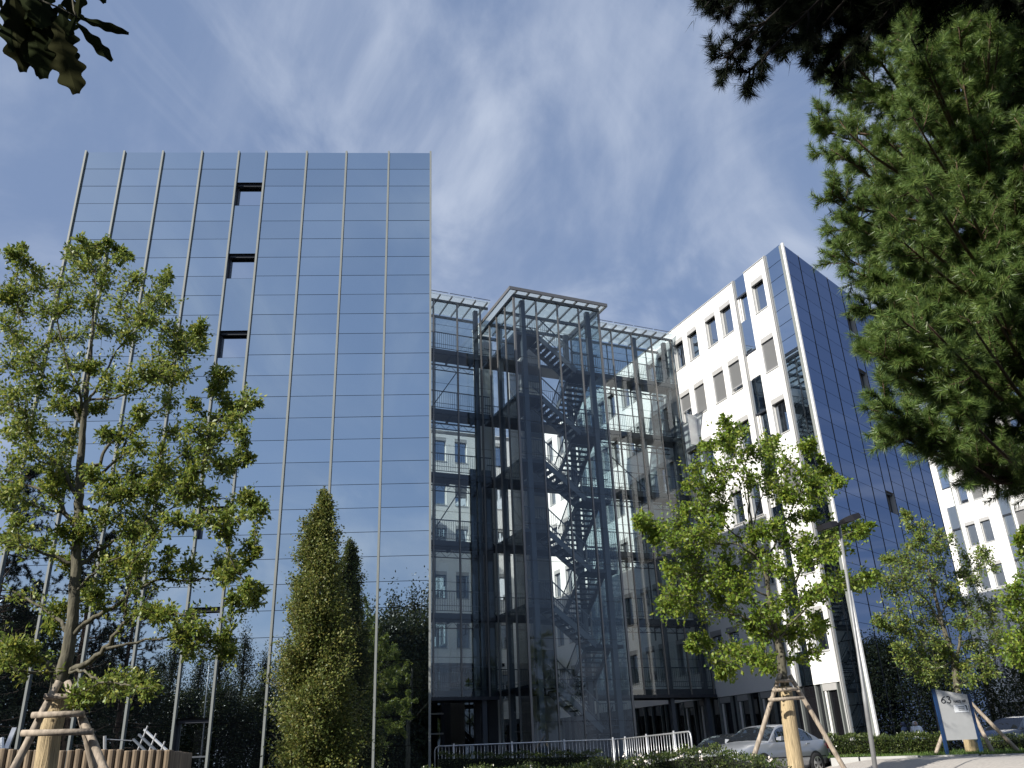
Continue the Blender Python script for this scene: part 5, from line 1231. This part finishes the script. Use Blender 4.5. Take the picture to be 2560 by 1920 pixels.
MB().tube([at(262, 1848, 15.6), at(330, 1852, 15.8)], 0.008, 6).build('rail', M['galv'], ml)

# ------------------------------------------------------------------ street lamps
M['pole'] = mat('lamp_pole_grey', (0.24, 0.245, 0.25), 0.5, 0.3, noise=0.2, nscale=5)
M['lamp_head'] = mat('lamp_head_black', (0.006, 0.006, 0.009), 0.7)
M['lens'] = mat('lamp_lens', (0.25, 0.25, 0.24), 0.3)
def lamp_parts(o, base, top, ax, up_tilt):
    base = np.array(base); top = np.array(top)
    MB().tube([base, base + (top - base) * 0.34, base + (top - base) * 0.36, top], [0.047, 0.045, 0.037, 0.03], 14).build('pole', M['pole'], o, smooth=True, recalc=False)
    ax = np.array([ax[0], ax[1], up_tilt]); ax = unit(ax)
    MB().bar(top + ax * -0.3 + [0, 0, 0.02], top + ax * 0.3 + [0, 0, 0.02], 0.07, 0.06).build('bracket', M['lamp_head'], o)
    for sg in (-1, 1):
        a = top + ax * 0.10 * sg + [0, 0, 0.05]; b = top + ax * 0.52 * sg + [0, 0, 0.06]
        h = MB(); sx = unit(np.cross(ax, [0, 0, 1.0])); uz = np.cross(sx, ax)
        v = []
        for p, hw, hh in ((a, 0.10, 0.045), (a * 0.5 + b * 0.5, 0.15, 0.07), (b, 0.13, 0.06)):
            v += [p - sx * hw - uz * hh, p + sx * hw - uz * hh, p + sx * hw * 0.8 + uz * hh, p - sx * hw * 0.8 + uz * hh]
        h.add(v, [(0, 1, 2, 3), (8, 11, 10, 9)] + [(4 * i + k, 4 * i + (k + 1) % 4, 4 * i + 4 + (k + 1) % 4, 4 * i + 4 + k) for i in range(2) for k in range(4)])
        hd = h.build('lamp_head', M['lamp_head'], o)
        l = MB(); c = (a + b) / 2 - uz * 0.072; l.quad(c - ax * 0.14 - sx * 0.1, c + ax * 0.14 - sx * 0.1, c + ax * 0.14 + sx * 0.1, c - ax * 0.14 + sx * 0.1); l.build('lens', M['lens'], hd)
YLp = 18.5
lb, lt = at(2189, 1925, YLp), at(2098, 1312, YLp)
lb = lb + (lb - lt) * 0.08
lamp = thing('street_lamp', 'grey street lamp with two flat black heads, in front of the right wing corner', 'street lamp', tuple(lb), 'W', 'street lamps')
hl, hr = at(2036, 1322, YLp - 0.15), at(2141, 1289, YLp + 0.15)
axl = hr - hl
lamp_parts(lamp, lb, lt, axl[:2] / np.linalg.norm(axl[:2]), axl[2] / np.linalg.norm(axl[:2]))
rb = refl(521, 1650, 58); 
lamp2 = thing('street_lamp', 'second street lamp with two black heads, seen mirrored in the glass front', 'street lamp', (rb[0], rb[1], gz(rb[0], rb[1])), 'W', 'street lamps')
lamp_parts(lamp2, (rb[0], rb[1], gz(rb[0], rb[1]) - 0.1), (rb[0], rb[1], rb[2]), (1, 0.1), 0)

# ------------------------------------------------------------------ house number sign
M['sign_panel'] = mat('sign_panel_grey', (0.42, 0.425, 0.42), 0.45, 0.1, noise=0.04)
M['sign_blue'] = mat('sign_post_blue', (0.010, 0.034, 0.10), 0.45)
M['ink'] = mat('dark_lettering', (0.02, 0.022, 0.028), 0.5)
M['sign_white'] = mat('small_plate_white', (0.72, 0.74, 0.76), 0.4)
YS = 26.0
TL, TR, BR, BL = at(2336, 1722, YS), at(2417, 1738.5, YS + 0.1), at(2440, 1848, YS + 0.1), at(2364, 1851, YS)
xd = (TR - TL) * [1, 1, 0] / np.linalg.norm((TR - TL)[:2]); W_s = np.linalg.norm((TR - TL)[:2]); nd_ = np.array([xd[1], -xd[0], 0.0])
zb_ = (BL[2] + BR[2]) / 2; org_s = np.array([TL[0], TL[1], 0.0]) + xd * 0.0
sgn = thing('house_sign', 'grey panel with house number 63 between two blue posts, before the young tree', 'sign', (org_s[0], org_s[1], 0.1), 'W')
def sp(u, z, d=0.0): return org_s + xd * u + nd_ * d + np.array([0, 0, z])
pm = MB(); zt0, zt1 = TL[2] - 0.02, TR[2] + 0.02
pm.add([sp(0, zb_, 0.02), sp(W_s, zb_, 0.02), sp(W_s, zt1, 0.02), sp(0, zt0, 0.02), sp(0, zb_, -0.02), sp(W_s, zb_, -0.02), sp(W_s, zt1, -0.02), sp(0, zt0, -0.02)],
       [(0, 1, 2, 3), (7, 6, 5, 4), (0, 4, 5, 1), (1, 5, 6, 2), (2, 6, 7, 3), (3, 7, 4, 0)])
pm.build('panel', M['sign_panel'], sgn)
for u, zt in ((-0.045, zt0 + 0.02), (W_s + 0.045, zt1 + 0.01)):
    m = MB(); a, b = sp(u, -0.25), sp(u, zt); m.bar(a, b, 0.075, 0.075, nd_); m.build('post', M['sign_blue'], sgn)
def strokes(mb, glyphs, u0, z0, h, lw, gap, slant=0.0):
    G = {'6': [[(0.75, 1.0), (0.35, 0.75), (0.08, 0.42), (0.08, 0.2), (0.25, 0.02), (0.5, 0.0), (0.72, 0.15), (0.74, 0.36), (0.55, 0.54), (0.3, 0.54), (0.1, 0.36)]],
         '3': [[(0.1, 0.9), (0.35, 1.0), (0.62, 0.9), (0.62, 0.68), (0.35, 0.54), (0.66, 0.42), (0.72, 0.2), (0.5, 0.0), (0.22, 0.02), (0.05, 0.15)]],
         'H': [[(0, 0), (0, 1)], [(0.62, 0), (0.62, 1)], [(0, 0.5), (0.62, 0.5)]], 'A': [[(0, 0), (0.35, 1), (0.7, 0)], [(0.14, 0.35), (0.56, 0.35)]],
         'U': [[(0, 1), (0, 0.25), (0.15, 0.02), (0.45, 0.02), (0.6, 0.25), (0.6, 1)]], 'S': [[(0.58, 0.85), (0.4, 1), (0.15, 1), (0.02, 0.8), (0.12, 0.58), (0.48, 0.45), (0.6, 0.22), (0.45, 0.0), (0.15, 0.0), (0, 0.15)]],
         'N': [[(0, 0), (0, 1), (0.62, 0), (0.62, 1)]], 'R': [[(0, 0), (0, 1), (0.45, 1), (0.58, 0.8), (0.45, 0.55), (0, 0.55)], [(0.3, 0.55), (0.62, 0)]], '.': [[(0.0, 0.0), (0.0, 0.1)]], ' ': []}
    u = u0
    for ch in glyphs:
        for st in G[ch]:
            for (x0, y0), (x1, y1) in zip(st[:-1], st[1:]):
                mb.bar(sp(u + x0 * h, z0 + y0 * h, 0.024), sp(u + x1 * h, z0 + y1 * h, 0.024), lw, 0.006, nd_)
        u += h * (0.95 if ch.isdigit() else 0.36 if ch == ' ' else 0.25 if ch == '.' else 0.78) + gap
zl = zt0 - 0.37
m = MB(); strokes(m, '63', 0.10, zl, 0.175, 0.026, 0.0); m.build('house_number', M['ink'], sgn)
m = MB(); strokes(m, 'HAUS NR.', 0.475, zl, 0.064, 0.011, 0.008); m.build('lettering', M['ink'], sgn)
u0, u1 = W_s * 0.48, W_s * 0.93; zp1 = zl - 0.06; zp0 = zp1 - 0.2
m = MB(); a = [sp(u0, zp0, 0.022), sp(u1, zp0, 0.022), sp(u1, zp1, 0.022), sp(u0, zp1, 0.022)]; b = [sp(u0, zp0, 0.03), sp(u1, zp0, 0.03), sp(u1, zp1, 0.03), sp(u0, zp1, 0.03)]
m.add(a + b, [(4, 5, 6, 7), (0, 1, 5, 4), (1, 2, 6, 5), (2, 3, 7, 6), (3, 0, 4, 7)]); pl = m.build('name_plate', M['sign_white'], sgn)
m = MB()
for k in range(3): m.bar(sp(u0 + 0.12, zp1 - 0.05 - 0.045 * k, 0.033), sp(u0 + 0.3, zp1 - 0.05 - 0.045 * k, 0.033), 0.012, 0.004, nd_)
m.bar(sp(u1 - 0.09, zp1 - 0.03, 0.033), sp(u1 - 0.03, zp1 - 0.03, 0.033), 0.03, 0.004, nd_); m.bar(sp(u1 - 0.045, zp1 - 0.03, 0.033), sp(u1 - 0.045, zp0 + 0.05, 0.033), 0.03, 0.004, nd_)
m.build('lettering', M['ink'], pl)

# ------------------------------------------------------------------ cars
M['paint_silver'] = mat('silver_paint', (0.36, 0.375, 0.40), 0.3, 0.5, coat=0.5)
M['paint_dark'] = mat('black_paint', (0.015, 0.017, 0.02), 0.25, 0.2, coat=0.8)
M['paint_navy'] = mat('dark_blue_paint', (0.02, 0.028, 0.045), 0.25, 0.3, coat=0.8)
M['carglass'] = mirror_mat('car_glass', (0.7, 0.75, 0.8), (0.012, 0.014, 0.016), 0.28)
M['tyre'] = mat('tyre', (0.015, 0.015, 0.016), 0.85)
M['rim'] = mat('rim', (0.55, 0.56, 0.57), 0.3, 0.8)
M['trim'] = mat('dark_trim', (0.03, 0.03, 0.032), 0.5)
M['lamp_red'] = mat('tail_lamp_red', (0.35, 0.02, 0.02), 0.25)
M['lamp_clear'] = mat('headlamp', (0.6, 0.62, 0.64), 0.15, 0.3)
def car(label, paint, pos, yaw, z0):
    fr = ((pos[0], pos[1]), yaw)
    o = thing('parked_car', label, 'car', (0, 0, z0), fr, 'parked cars')
    # x forward from the rear axle, y left, z up from the road
    def I(x, tab): return float(np.interp(x, [t[0] for t in tab], [t[1] for t in tab]))
    hw = [(-0.88, 0.70), (-0.8, 0.80), (-0.4, 0.86), (0.5, 0.868), (2.2, 0.868), (2.9, 0.85), (3.3, 0.79), (3.5, 0.62)]
    deck = [(-0.88, 0.74), (-0.82, 0.93), (-0.7, 0.985), (-0.3, 1.0), (0.0, 0.985), (1.0, 0.965), (2.0, 0.955), (2.3, 0.95), (2.9, 0.86), (3.3, 0.74), (3.45, 0.64), (3.5, 0.56)]
    bot = [(-0.88, 0.36), (-0.7, 0.24), (0, 0.21), (2.5, 0.2), (3.3, 0.22), (3.5, 0.32)]
    xs = [-0.88, -0.84, -0.75, -0.6, -0.4, -0.2, 0, 0.3, 0.6, 1.0, 1.4, 1.8, 2.1, 2.3, 2.5, 2.7, 2.9, 3.1, 3.25, 3.38, 3.46, 3.5]
    b = MB(); K = None
    for x in xs:
        w = I(x, hw); zb = I(x, bot); zd = I(x, deck); zm = min(0.62, zd - 0.06)
        half = [(0, zb), (w - 0.10, zb), (w - 0.02, zb + 0.1), (w, (zb + zm) / 2 + 0.05), (w, zm), (w - 0.035, zd - 0.035), (w - 0.10, zd), (w - 0.4, zd + 0.03), (0, zd + 0.045)]
        ring = half + [(-y, z) for y, z in half[-2:0:-1]]; K = len(ring)
        b.v += [(x, y, z + z0) for y, z in ring]
    for i in range(len(xs) - 1):
        for k in range(K): b.f.append((i * K + k, i * K + (k + 1) % K, (i + 1) * K + (k + 1) % K, (i + 1) * K + k))
    b.f.append(tuple(range(K))); b.f.append(tuple((len(xs) - 1) * K + k for k in range(K)))
    b.build('body', M[paint], o, smooth=True)
    # cabin
    top = [(-0.42, 1.0), (-0.1, 1.16), (0.2, 1.31), (0.5, 1.405), (0.9, 1.445), (1.3, 1.43), (1.55, 1.36), (1.85, 1.17), (2.15, 0.965)]
    c = MB(); cx = [-0.42, -0.25, -0.1, 0.05, 0.2, 0.35, 0.5, 0.7, 0.9, 1.1, 1.3, 1.45, 1.55, 1.7, 1.85, 2.0, 2.15]
    def side(x, f):   # point on the cabin flank, f 0 belt .. 1 roof edge
        zt = I(x, top) - 0.03; zb = I(x, deck) - 0.03; wb = I(x, hw) - 0.055; wt = 0.60 + 0.25 * (1.44 - zt) / 0.5
        wt = min(wt, wb); e = f ** 1.15
        return (wb + (wt - wb) * e, zb + (zt - zb) * f)
    for x in cx:
        half = [side(x, 0), side(x, 0.35), side(x, 0.7), side(x, 0.93)]; y1, z1 = side(x, 1); half += [(y1 - 0.03, z1 + 0.005), (y1 * 0.55, I(x, top)), (0, I(x, top) + 0.012)]
        ring = half + [(-y, z) for y, z in half[-2::-1]]; K = len(ring)
        c.v += [(x, y, z + z0) for y, z in ring]
    for i in range(len(cx) - 1):
        for k in range(K - 1): c.f.append((i * K + k, i * K + k + 1, (i + 1) * K + k + 1, (i + 1) * K + k))
    c.build('roof', M[paint], o, smooth=True)
    for sg in (1, -1):
        for (xa, xb) in ((-0.02, 0.85), (0.93, 1.78)):
            w = MB(); n = 8; lo = []; hi = []
            for i in range(n + 1):
                x = xa + (xb - xa) * i / n
                f1 = 0.90; lim_f = 0.9
                if I(x, top) < 1.26: f1 = 0.82
                if x > 1.7 or x < 0.05: f1 = 0.45 if x > 1.7 else 0.55
                p = side(x, 0.06); q = side(x, f1); m_ = side(x, f1 * 0.5)
                lo.append((x, sg * (p[0] + 0.006), p[1] + z0)); hi.append((x, sg * (q[0] + 0.006), q[1] + z0))
            for i in range(n): 
                s1, s2 = side(lo[i][0], 0.45), side(lo[i + 1][0], 0.45)
                w.quad(lo[i], lo[i + 1], hi[i + 1], hi[i])
            w.build('side_window', M['carglass'], o, recalc=False)
        for x0, z_ in ((0.25, 0.86), (1.15, 0.86)):
            MB().box(x0, x0 + 0.16, min(sg * 0.862, sg * 0.89), max(sg * 0.862, sg * 0.89), z_ + z0, z_ + 0.03 + z0).build('door_handle', M[paint], o)
        m = MB(); m.box(-0.5, 3.1, min(sg * 0.862, sg * 0.876), max(sg * 0.862, sg * 0.876), 0.50 + z0, 0.54 + z0); m.build('side_moulding', M['trim'], o)
        m = MB(); mx0 = 1.72; y0_, y1_ = sg * 0.86, sg * 1.04
        m.add([(mx0, y0_, 0.98 + z0), (mx0 + 0.1, y0_, 1.0 + z0), (mx0 + 0.12, y1_, 0.98 + z0), (mx0 - 0.02, y1_, 0.98 + z0), (mx0, y0_, 1.06 + z0), (mx0 + 0.08, y0_, 1.07 + z0), (mx0 + 0.09, y1_, 1.1 + z0), (mx0 - 0.02, y1_, 1.1 + z0)],
              [(0, 1, 2, 3), (4, 7, 6, 5), (0, 4, 5, 1), (1, 5, 6, 2), (2, 6, 7, 3), (3, 7, 4, 0)])
        m.build('mirror', M[paint], o)
        for xw in (0.0, 2.51):
            a = MB(); n = 22
            vs = [(xw + math.cos(t) * r, sg * yy, 0.31 + math.sin(t) * r + z0) for r, yy in ((0.0, 0.872), (0.365, 0.872)) for t in np.linspace(0, 2 * math.pi, n, endpoint=False)]
            a.add([vs[0]] + vs[n:], [(0, 1 + i, 1 + (i + 1) % n) for i in range(n)]); a.build('wheel_arch', M['trim'], o, recalc=False)
            ty = MB(); prof_ = [(0.20, 0.70), (0.29, 0.70), (0.312, 0.74), (0.312, 0.87), (0.295, 0.892), (0.205, 0.897)]
            for r, yy in prof_:
                ty.v += [(xw + math.cos(t) * r, sg * yy, 0.31 + math.sin(t) * r + z0) for t in np.linspace(0, 2 * math.pi, 24, endpoint=False)]
            for i in range(len(prof_) - 1):
                for k in range(24): ty.f.append((i * 24 + k, i * 24 + (k + 1) % 24, (i + 1) * 24 + (k + 1) % 24, (i + 1) * 24 + k))
            wh_ = ty.build('wheel', M['tyre'], o, smooth=True)
            rm = MB(); yy = sg * 0.893
            for k in range(5):
                t = 2 * math.pi * k / 5 + 0.3; dvec = np.array([math.cos(t), 0, math.sin(t)]); pv_ = np.array([-math.sin(t), 0, math.cos(t)]); c0 = np.array([xw, yy, 0.31 + z0])
                rm.add([c0 + dvec * 0.03 - pv_ * 0.035, c0 + dvec * 0.19 - pv_ * 0.045, c0 + dvec * 0.19 + pv_ * 0.045, c0 + dvec * 0.03 + pv_ * 0.035], [(0, 1, 2, 3)])
            ri = [(xw + math.cos(t) * r, yy + sg * 0.004, 0.31 + math.sin(t) * r + z0) for r in (0.18, 0.207) for t in np.linspace(0, 2 * math.pi, 24, endpoint=False)]
            rm.add(ri, [(i, (i + 1) % 24, 24 + (i + 1) % 24, 24 + i) for i in range(24)])
            hb_ = [(xw + math.cos(t) * 0.05, yy + sg * 0.006, 0.31 + math.sin(t) * 0.05 + z0) for t in np.linspace(0, 2 * math.pi, 10, endpoint=False)]; rm.add(hb_, [tuple(range(10))])
            rm.build('rim', M['rim'], wh_, recalc=False)
        m = MB(); m.box(3.2, 3.44, min(sg * 0.42, sg * 0.72), max(sg * 0.42, sg * 0.72), 0.6 + z0, 0.72 + z0); m.build('headlight', M['lamp_clear'], o)
        m = MB(); m.box(-0.885, -0.78, min(sg * 0.5, sg * 0.8), max(sg * 0.5, sg * 0.8), 0.72 + z0, 0.9 + z0); m.build('tail_light', M['lamp_red'], o)
    def strip(xa, xb, nme):
        w = MB(); n = 6
        for i in range(n):
            x0, x1 = xa + (xb - xa) * i / n, xa + (xb - xa) * (i + 1) / n
            for sgn_ in (1, -1):
                a0, a1 = side(x0, 0.9)[0] - 0.04, side(x1, 0.9)[0] - 0.04
                w.quad((x0, 0, I(x0, top) + 0.02 + z0), (x1, 0, I(x1, top) + 0.02 + z0), (x1, sgn_ * a1 * 0.6, I(x1, top) + 0.009 + z0), (x0, sgn_ * a0 * 0.6, I(x0, top) + 0.009 + z0))
                w.quad((x0, sgn_ * a0 * 0.6, I(x0, top) + 0.009 + z0), (x1, sgn_ * a1 * 0.6, I(x1, top) + 0.009 + z0), (x1, sgn_ * a1, I(x1, top) - 0.02 + z0), (x0, sgn_ * a0, I(x0, top) - 0.02 + z0))
        w.build(nme, M['carglass'], o, recalc=False)
    strip(1.5, 2.1, 'windshield'); strip(-0.36, 0.4, 'rear_window')
    MB().box(-0.9, -0.5, -0.55, 0.55, 0.3 + z0, 0.42 + z0).build('bumper', M['trim'], o)
    return o
rw_ = at(2044, 1909, 28.3)
yaw_c = math.atan2(-0.62, -0.785)
hx = np.array([math.cos(yaw_c), math.sin(yaw_c)]); lf_ = np.array([-hx[1], hx[0]])
car('silver saloon car parked behind the low front hedge, below the maple', 'paint_silver', rw_[:2] - lf_ * 0.87, yaw_c, rw_[2] - 0.31)
p_ = at(1835, 1860, 33.5); car('black car behind the silver saloon, only its roof and windscreen show', 'paint_dark', p_[:2] + np.array([0.6, 0.4]), yaw_c, -0.4)
p_ = at(2530, 1830, 36.0); car('dark blue car parked behind the sign at the right edge', 'paint_navy', p_[:2] + np.array([1.8, 1.2]), math.atan2(-0.35, -0.93), -0.12)

# ------------------------------------------------------------------ person in white behind the hedge
M['cloth_white'] = mat('white_clothes', (0.86, 0.87, 0.9), 0.85)
M['skin'] = mat('skin', (0.45, 0.28, 0.2), 0.6)
YPn = 39.3
fp = at(2292, 1830, YPn); fz = gz(fp[0], fp[1])
man = thing('person', 'person in white hooded clothes walking behind the hedge, before the blue front', 'person', (fp[0], fp[1], fz), 'W')
J = {'pelvis': (0, 0, 0.92), 'waist': (0.0, 0, 1.08), 'chest': (0.02, 0.01, 1.28), 'neck': (0.0, 0.0, 1.45), 'head': (-0.03, -0.02, 1.56), 'crown': (-0.04, -0.02, 1.67),
     'sl': (-0.19, 0, 1.38), 'el': (-0.24, 0.05, 1.12), 'hl': (-0.2, -0.08, 0.9), 'sr': (0.2, 0.02, 1.38), 'er': (0.27, 0.06, 1.12), 'hr': (0.24, -0.06, 0.9),
     'kl': (-0.1, -0.12, 0.5), 'al': (-0.1, 0.02, 0.09), 'tl': (-0.1, -0.14, 0.04), 'kr': (0.1, 0.1, 0.5), 'ar': (0.1, 0.26, 0.1), 'tr': (0.1, 0.12, 0.04), 'hipl': (-0.1, 0, 0.88), 'hipr': (0.1, 0, 0.88)}
RD = dict(pelvis=.15, waist=.15, chest=.19, neck=.075, head=.11, crown=.09, sl=.085, el=.06, hl=.045, sr=.085, er=.06, hr=.045, kl=.075, al=.05, tl=.04, kr=.075, ar=.05, tr=.04, hipl=.11, hipr=.11)
ed_ = [('pelvis', 'waist'), ('waist', 'chest'), ('chest', 'neck'), ('neck', 'head'), ('head', 'crown'), ('chest', 'sl'), ('sl', 'el'), ('el', 'hl'), ('chest', 'sr'), ('sr', 'er'), ('er', 'hr'), ('pelvis', 'hipl'), ('hipl', 'kl'), ('kl', 'al'), ('al', 'tl'), ('pelvis', 'hipr'), ('hipr', 'kr'), ('kr', 'ar'), ('ar', 'tr')]
ks = list(J); me = bpy.data.meshes.new('body'); me.from_pydata([J[k] for k in ks], [(ks.index(a), ks.index(b)) for a, b in ed_], [])
bo = bpy.data.objects.new('body', me); COL.objects.link(bo); bo.parent = man
sk = bo.modifiers.new('skin', 'SKIN'); sb_ = bo.modifiers.new('sub', 'SUBSURF'); sb_.levels = 2; sb_.render_levels = 2
if not me.skin_vertices: me.attributes.new('skin', 'FLOAT', 'POINT')
for i, k in enumerate(ks):
    sv = me.skin_vertices[0].data[i]; sv.radius = (RD[k], RD[k] * (0.72 if k in ('chest', 'waist', 'pelvis') else 1.0)); sv.use_root = (k == 'pelvis')
me.materials.append(M['cloth_white'])
f_ = MB(); n = 12
f_.v = [(-0.03 + 0.07 * math.cos(t), -0.135 + 0.03 * abs(math.cos(t)), 1.56 + 0.085 * math.sin(t)) for t in np.linspace(0, 2 * math.pi, n, endpoint=False)] + [(-0.03, -0.165, 1.55)]
f_.f = [(i, (i + 1) % n, n) for i in range(n)]
sv_ = ORG[man.name]; ORG[man.name] = (0, 0, 0); f_.build('face', M['skin'], man, smooth=True); ORG[man.name] = sv_
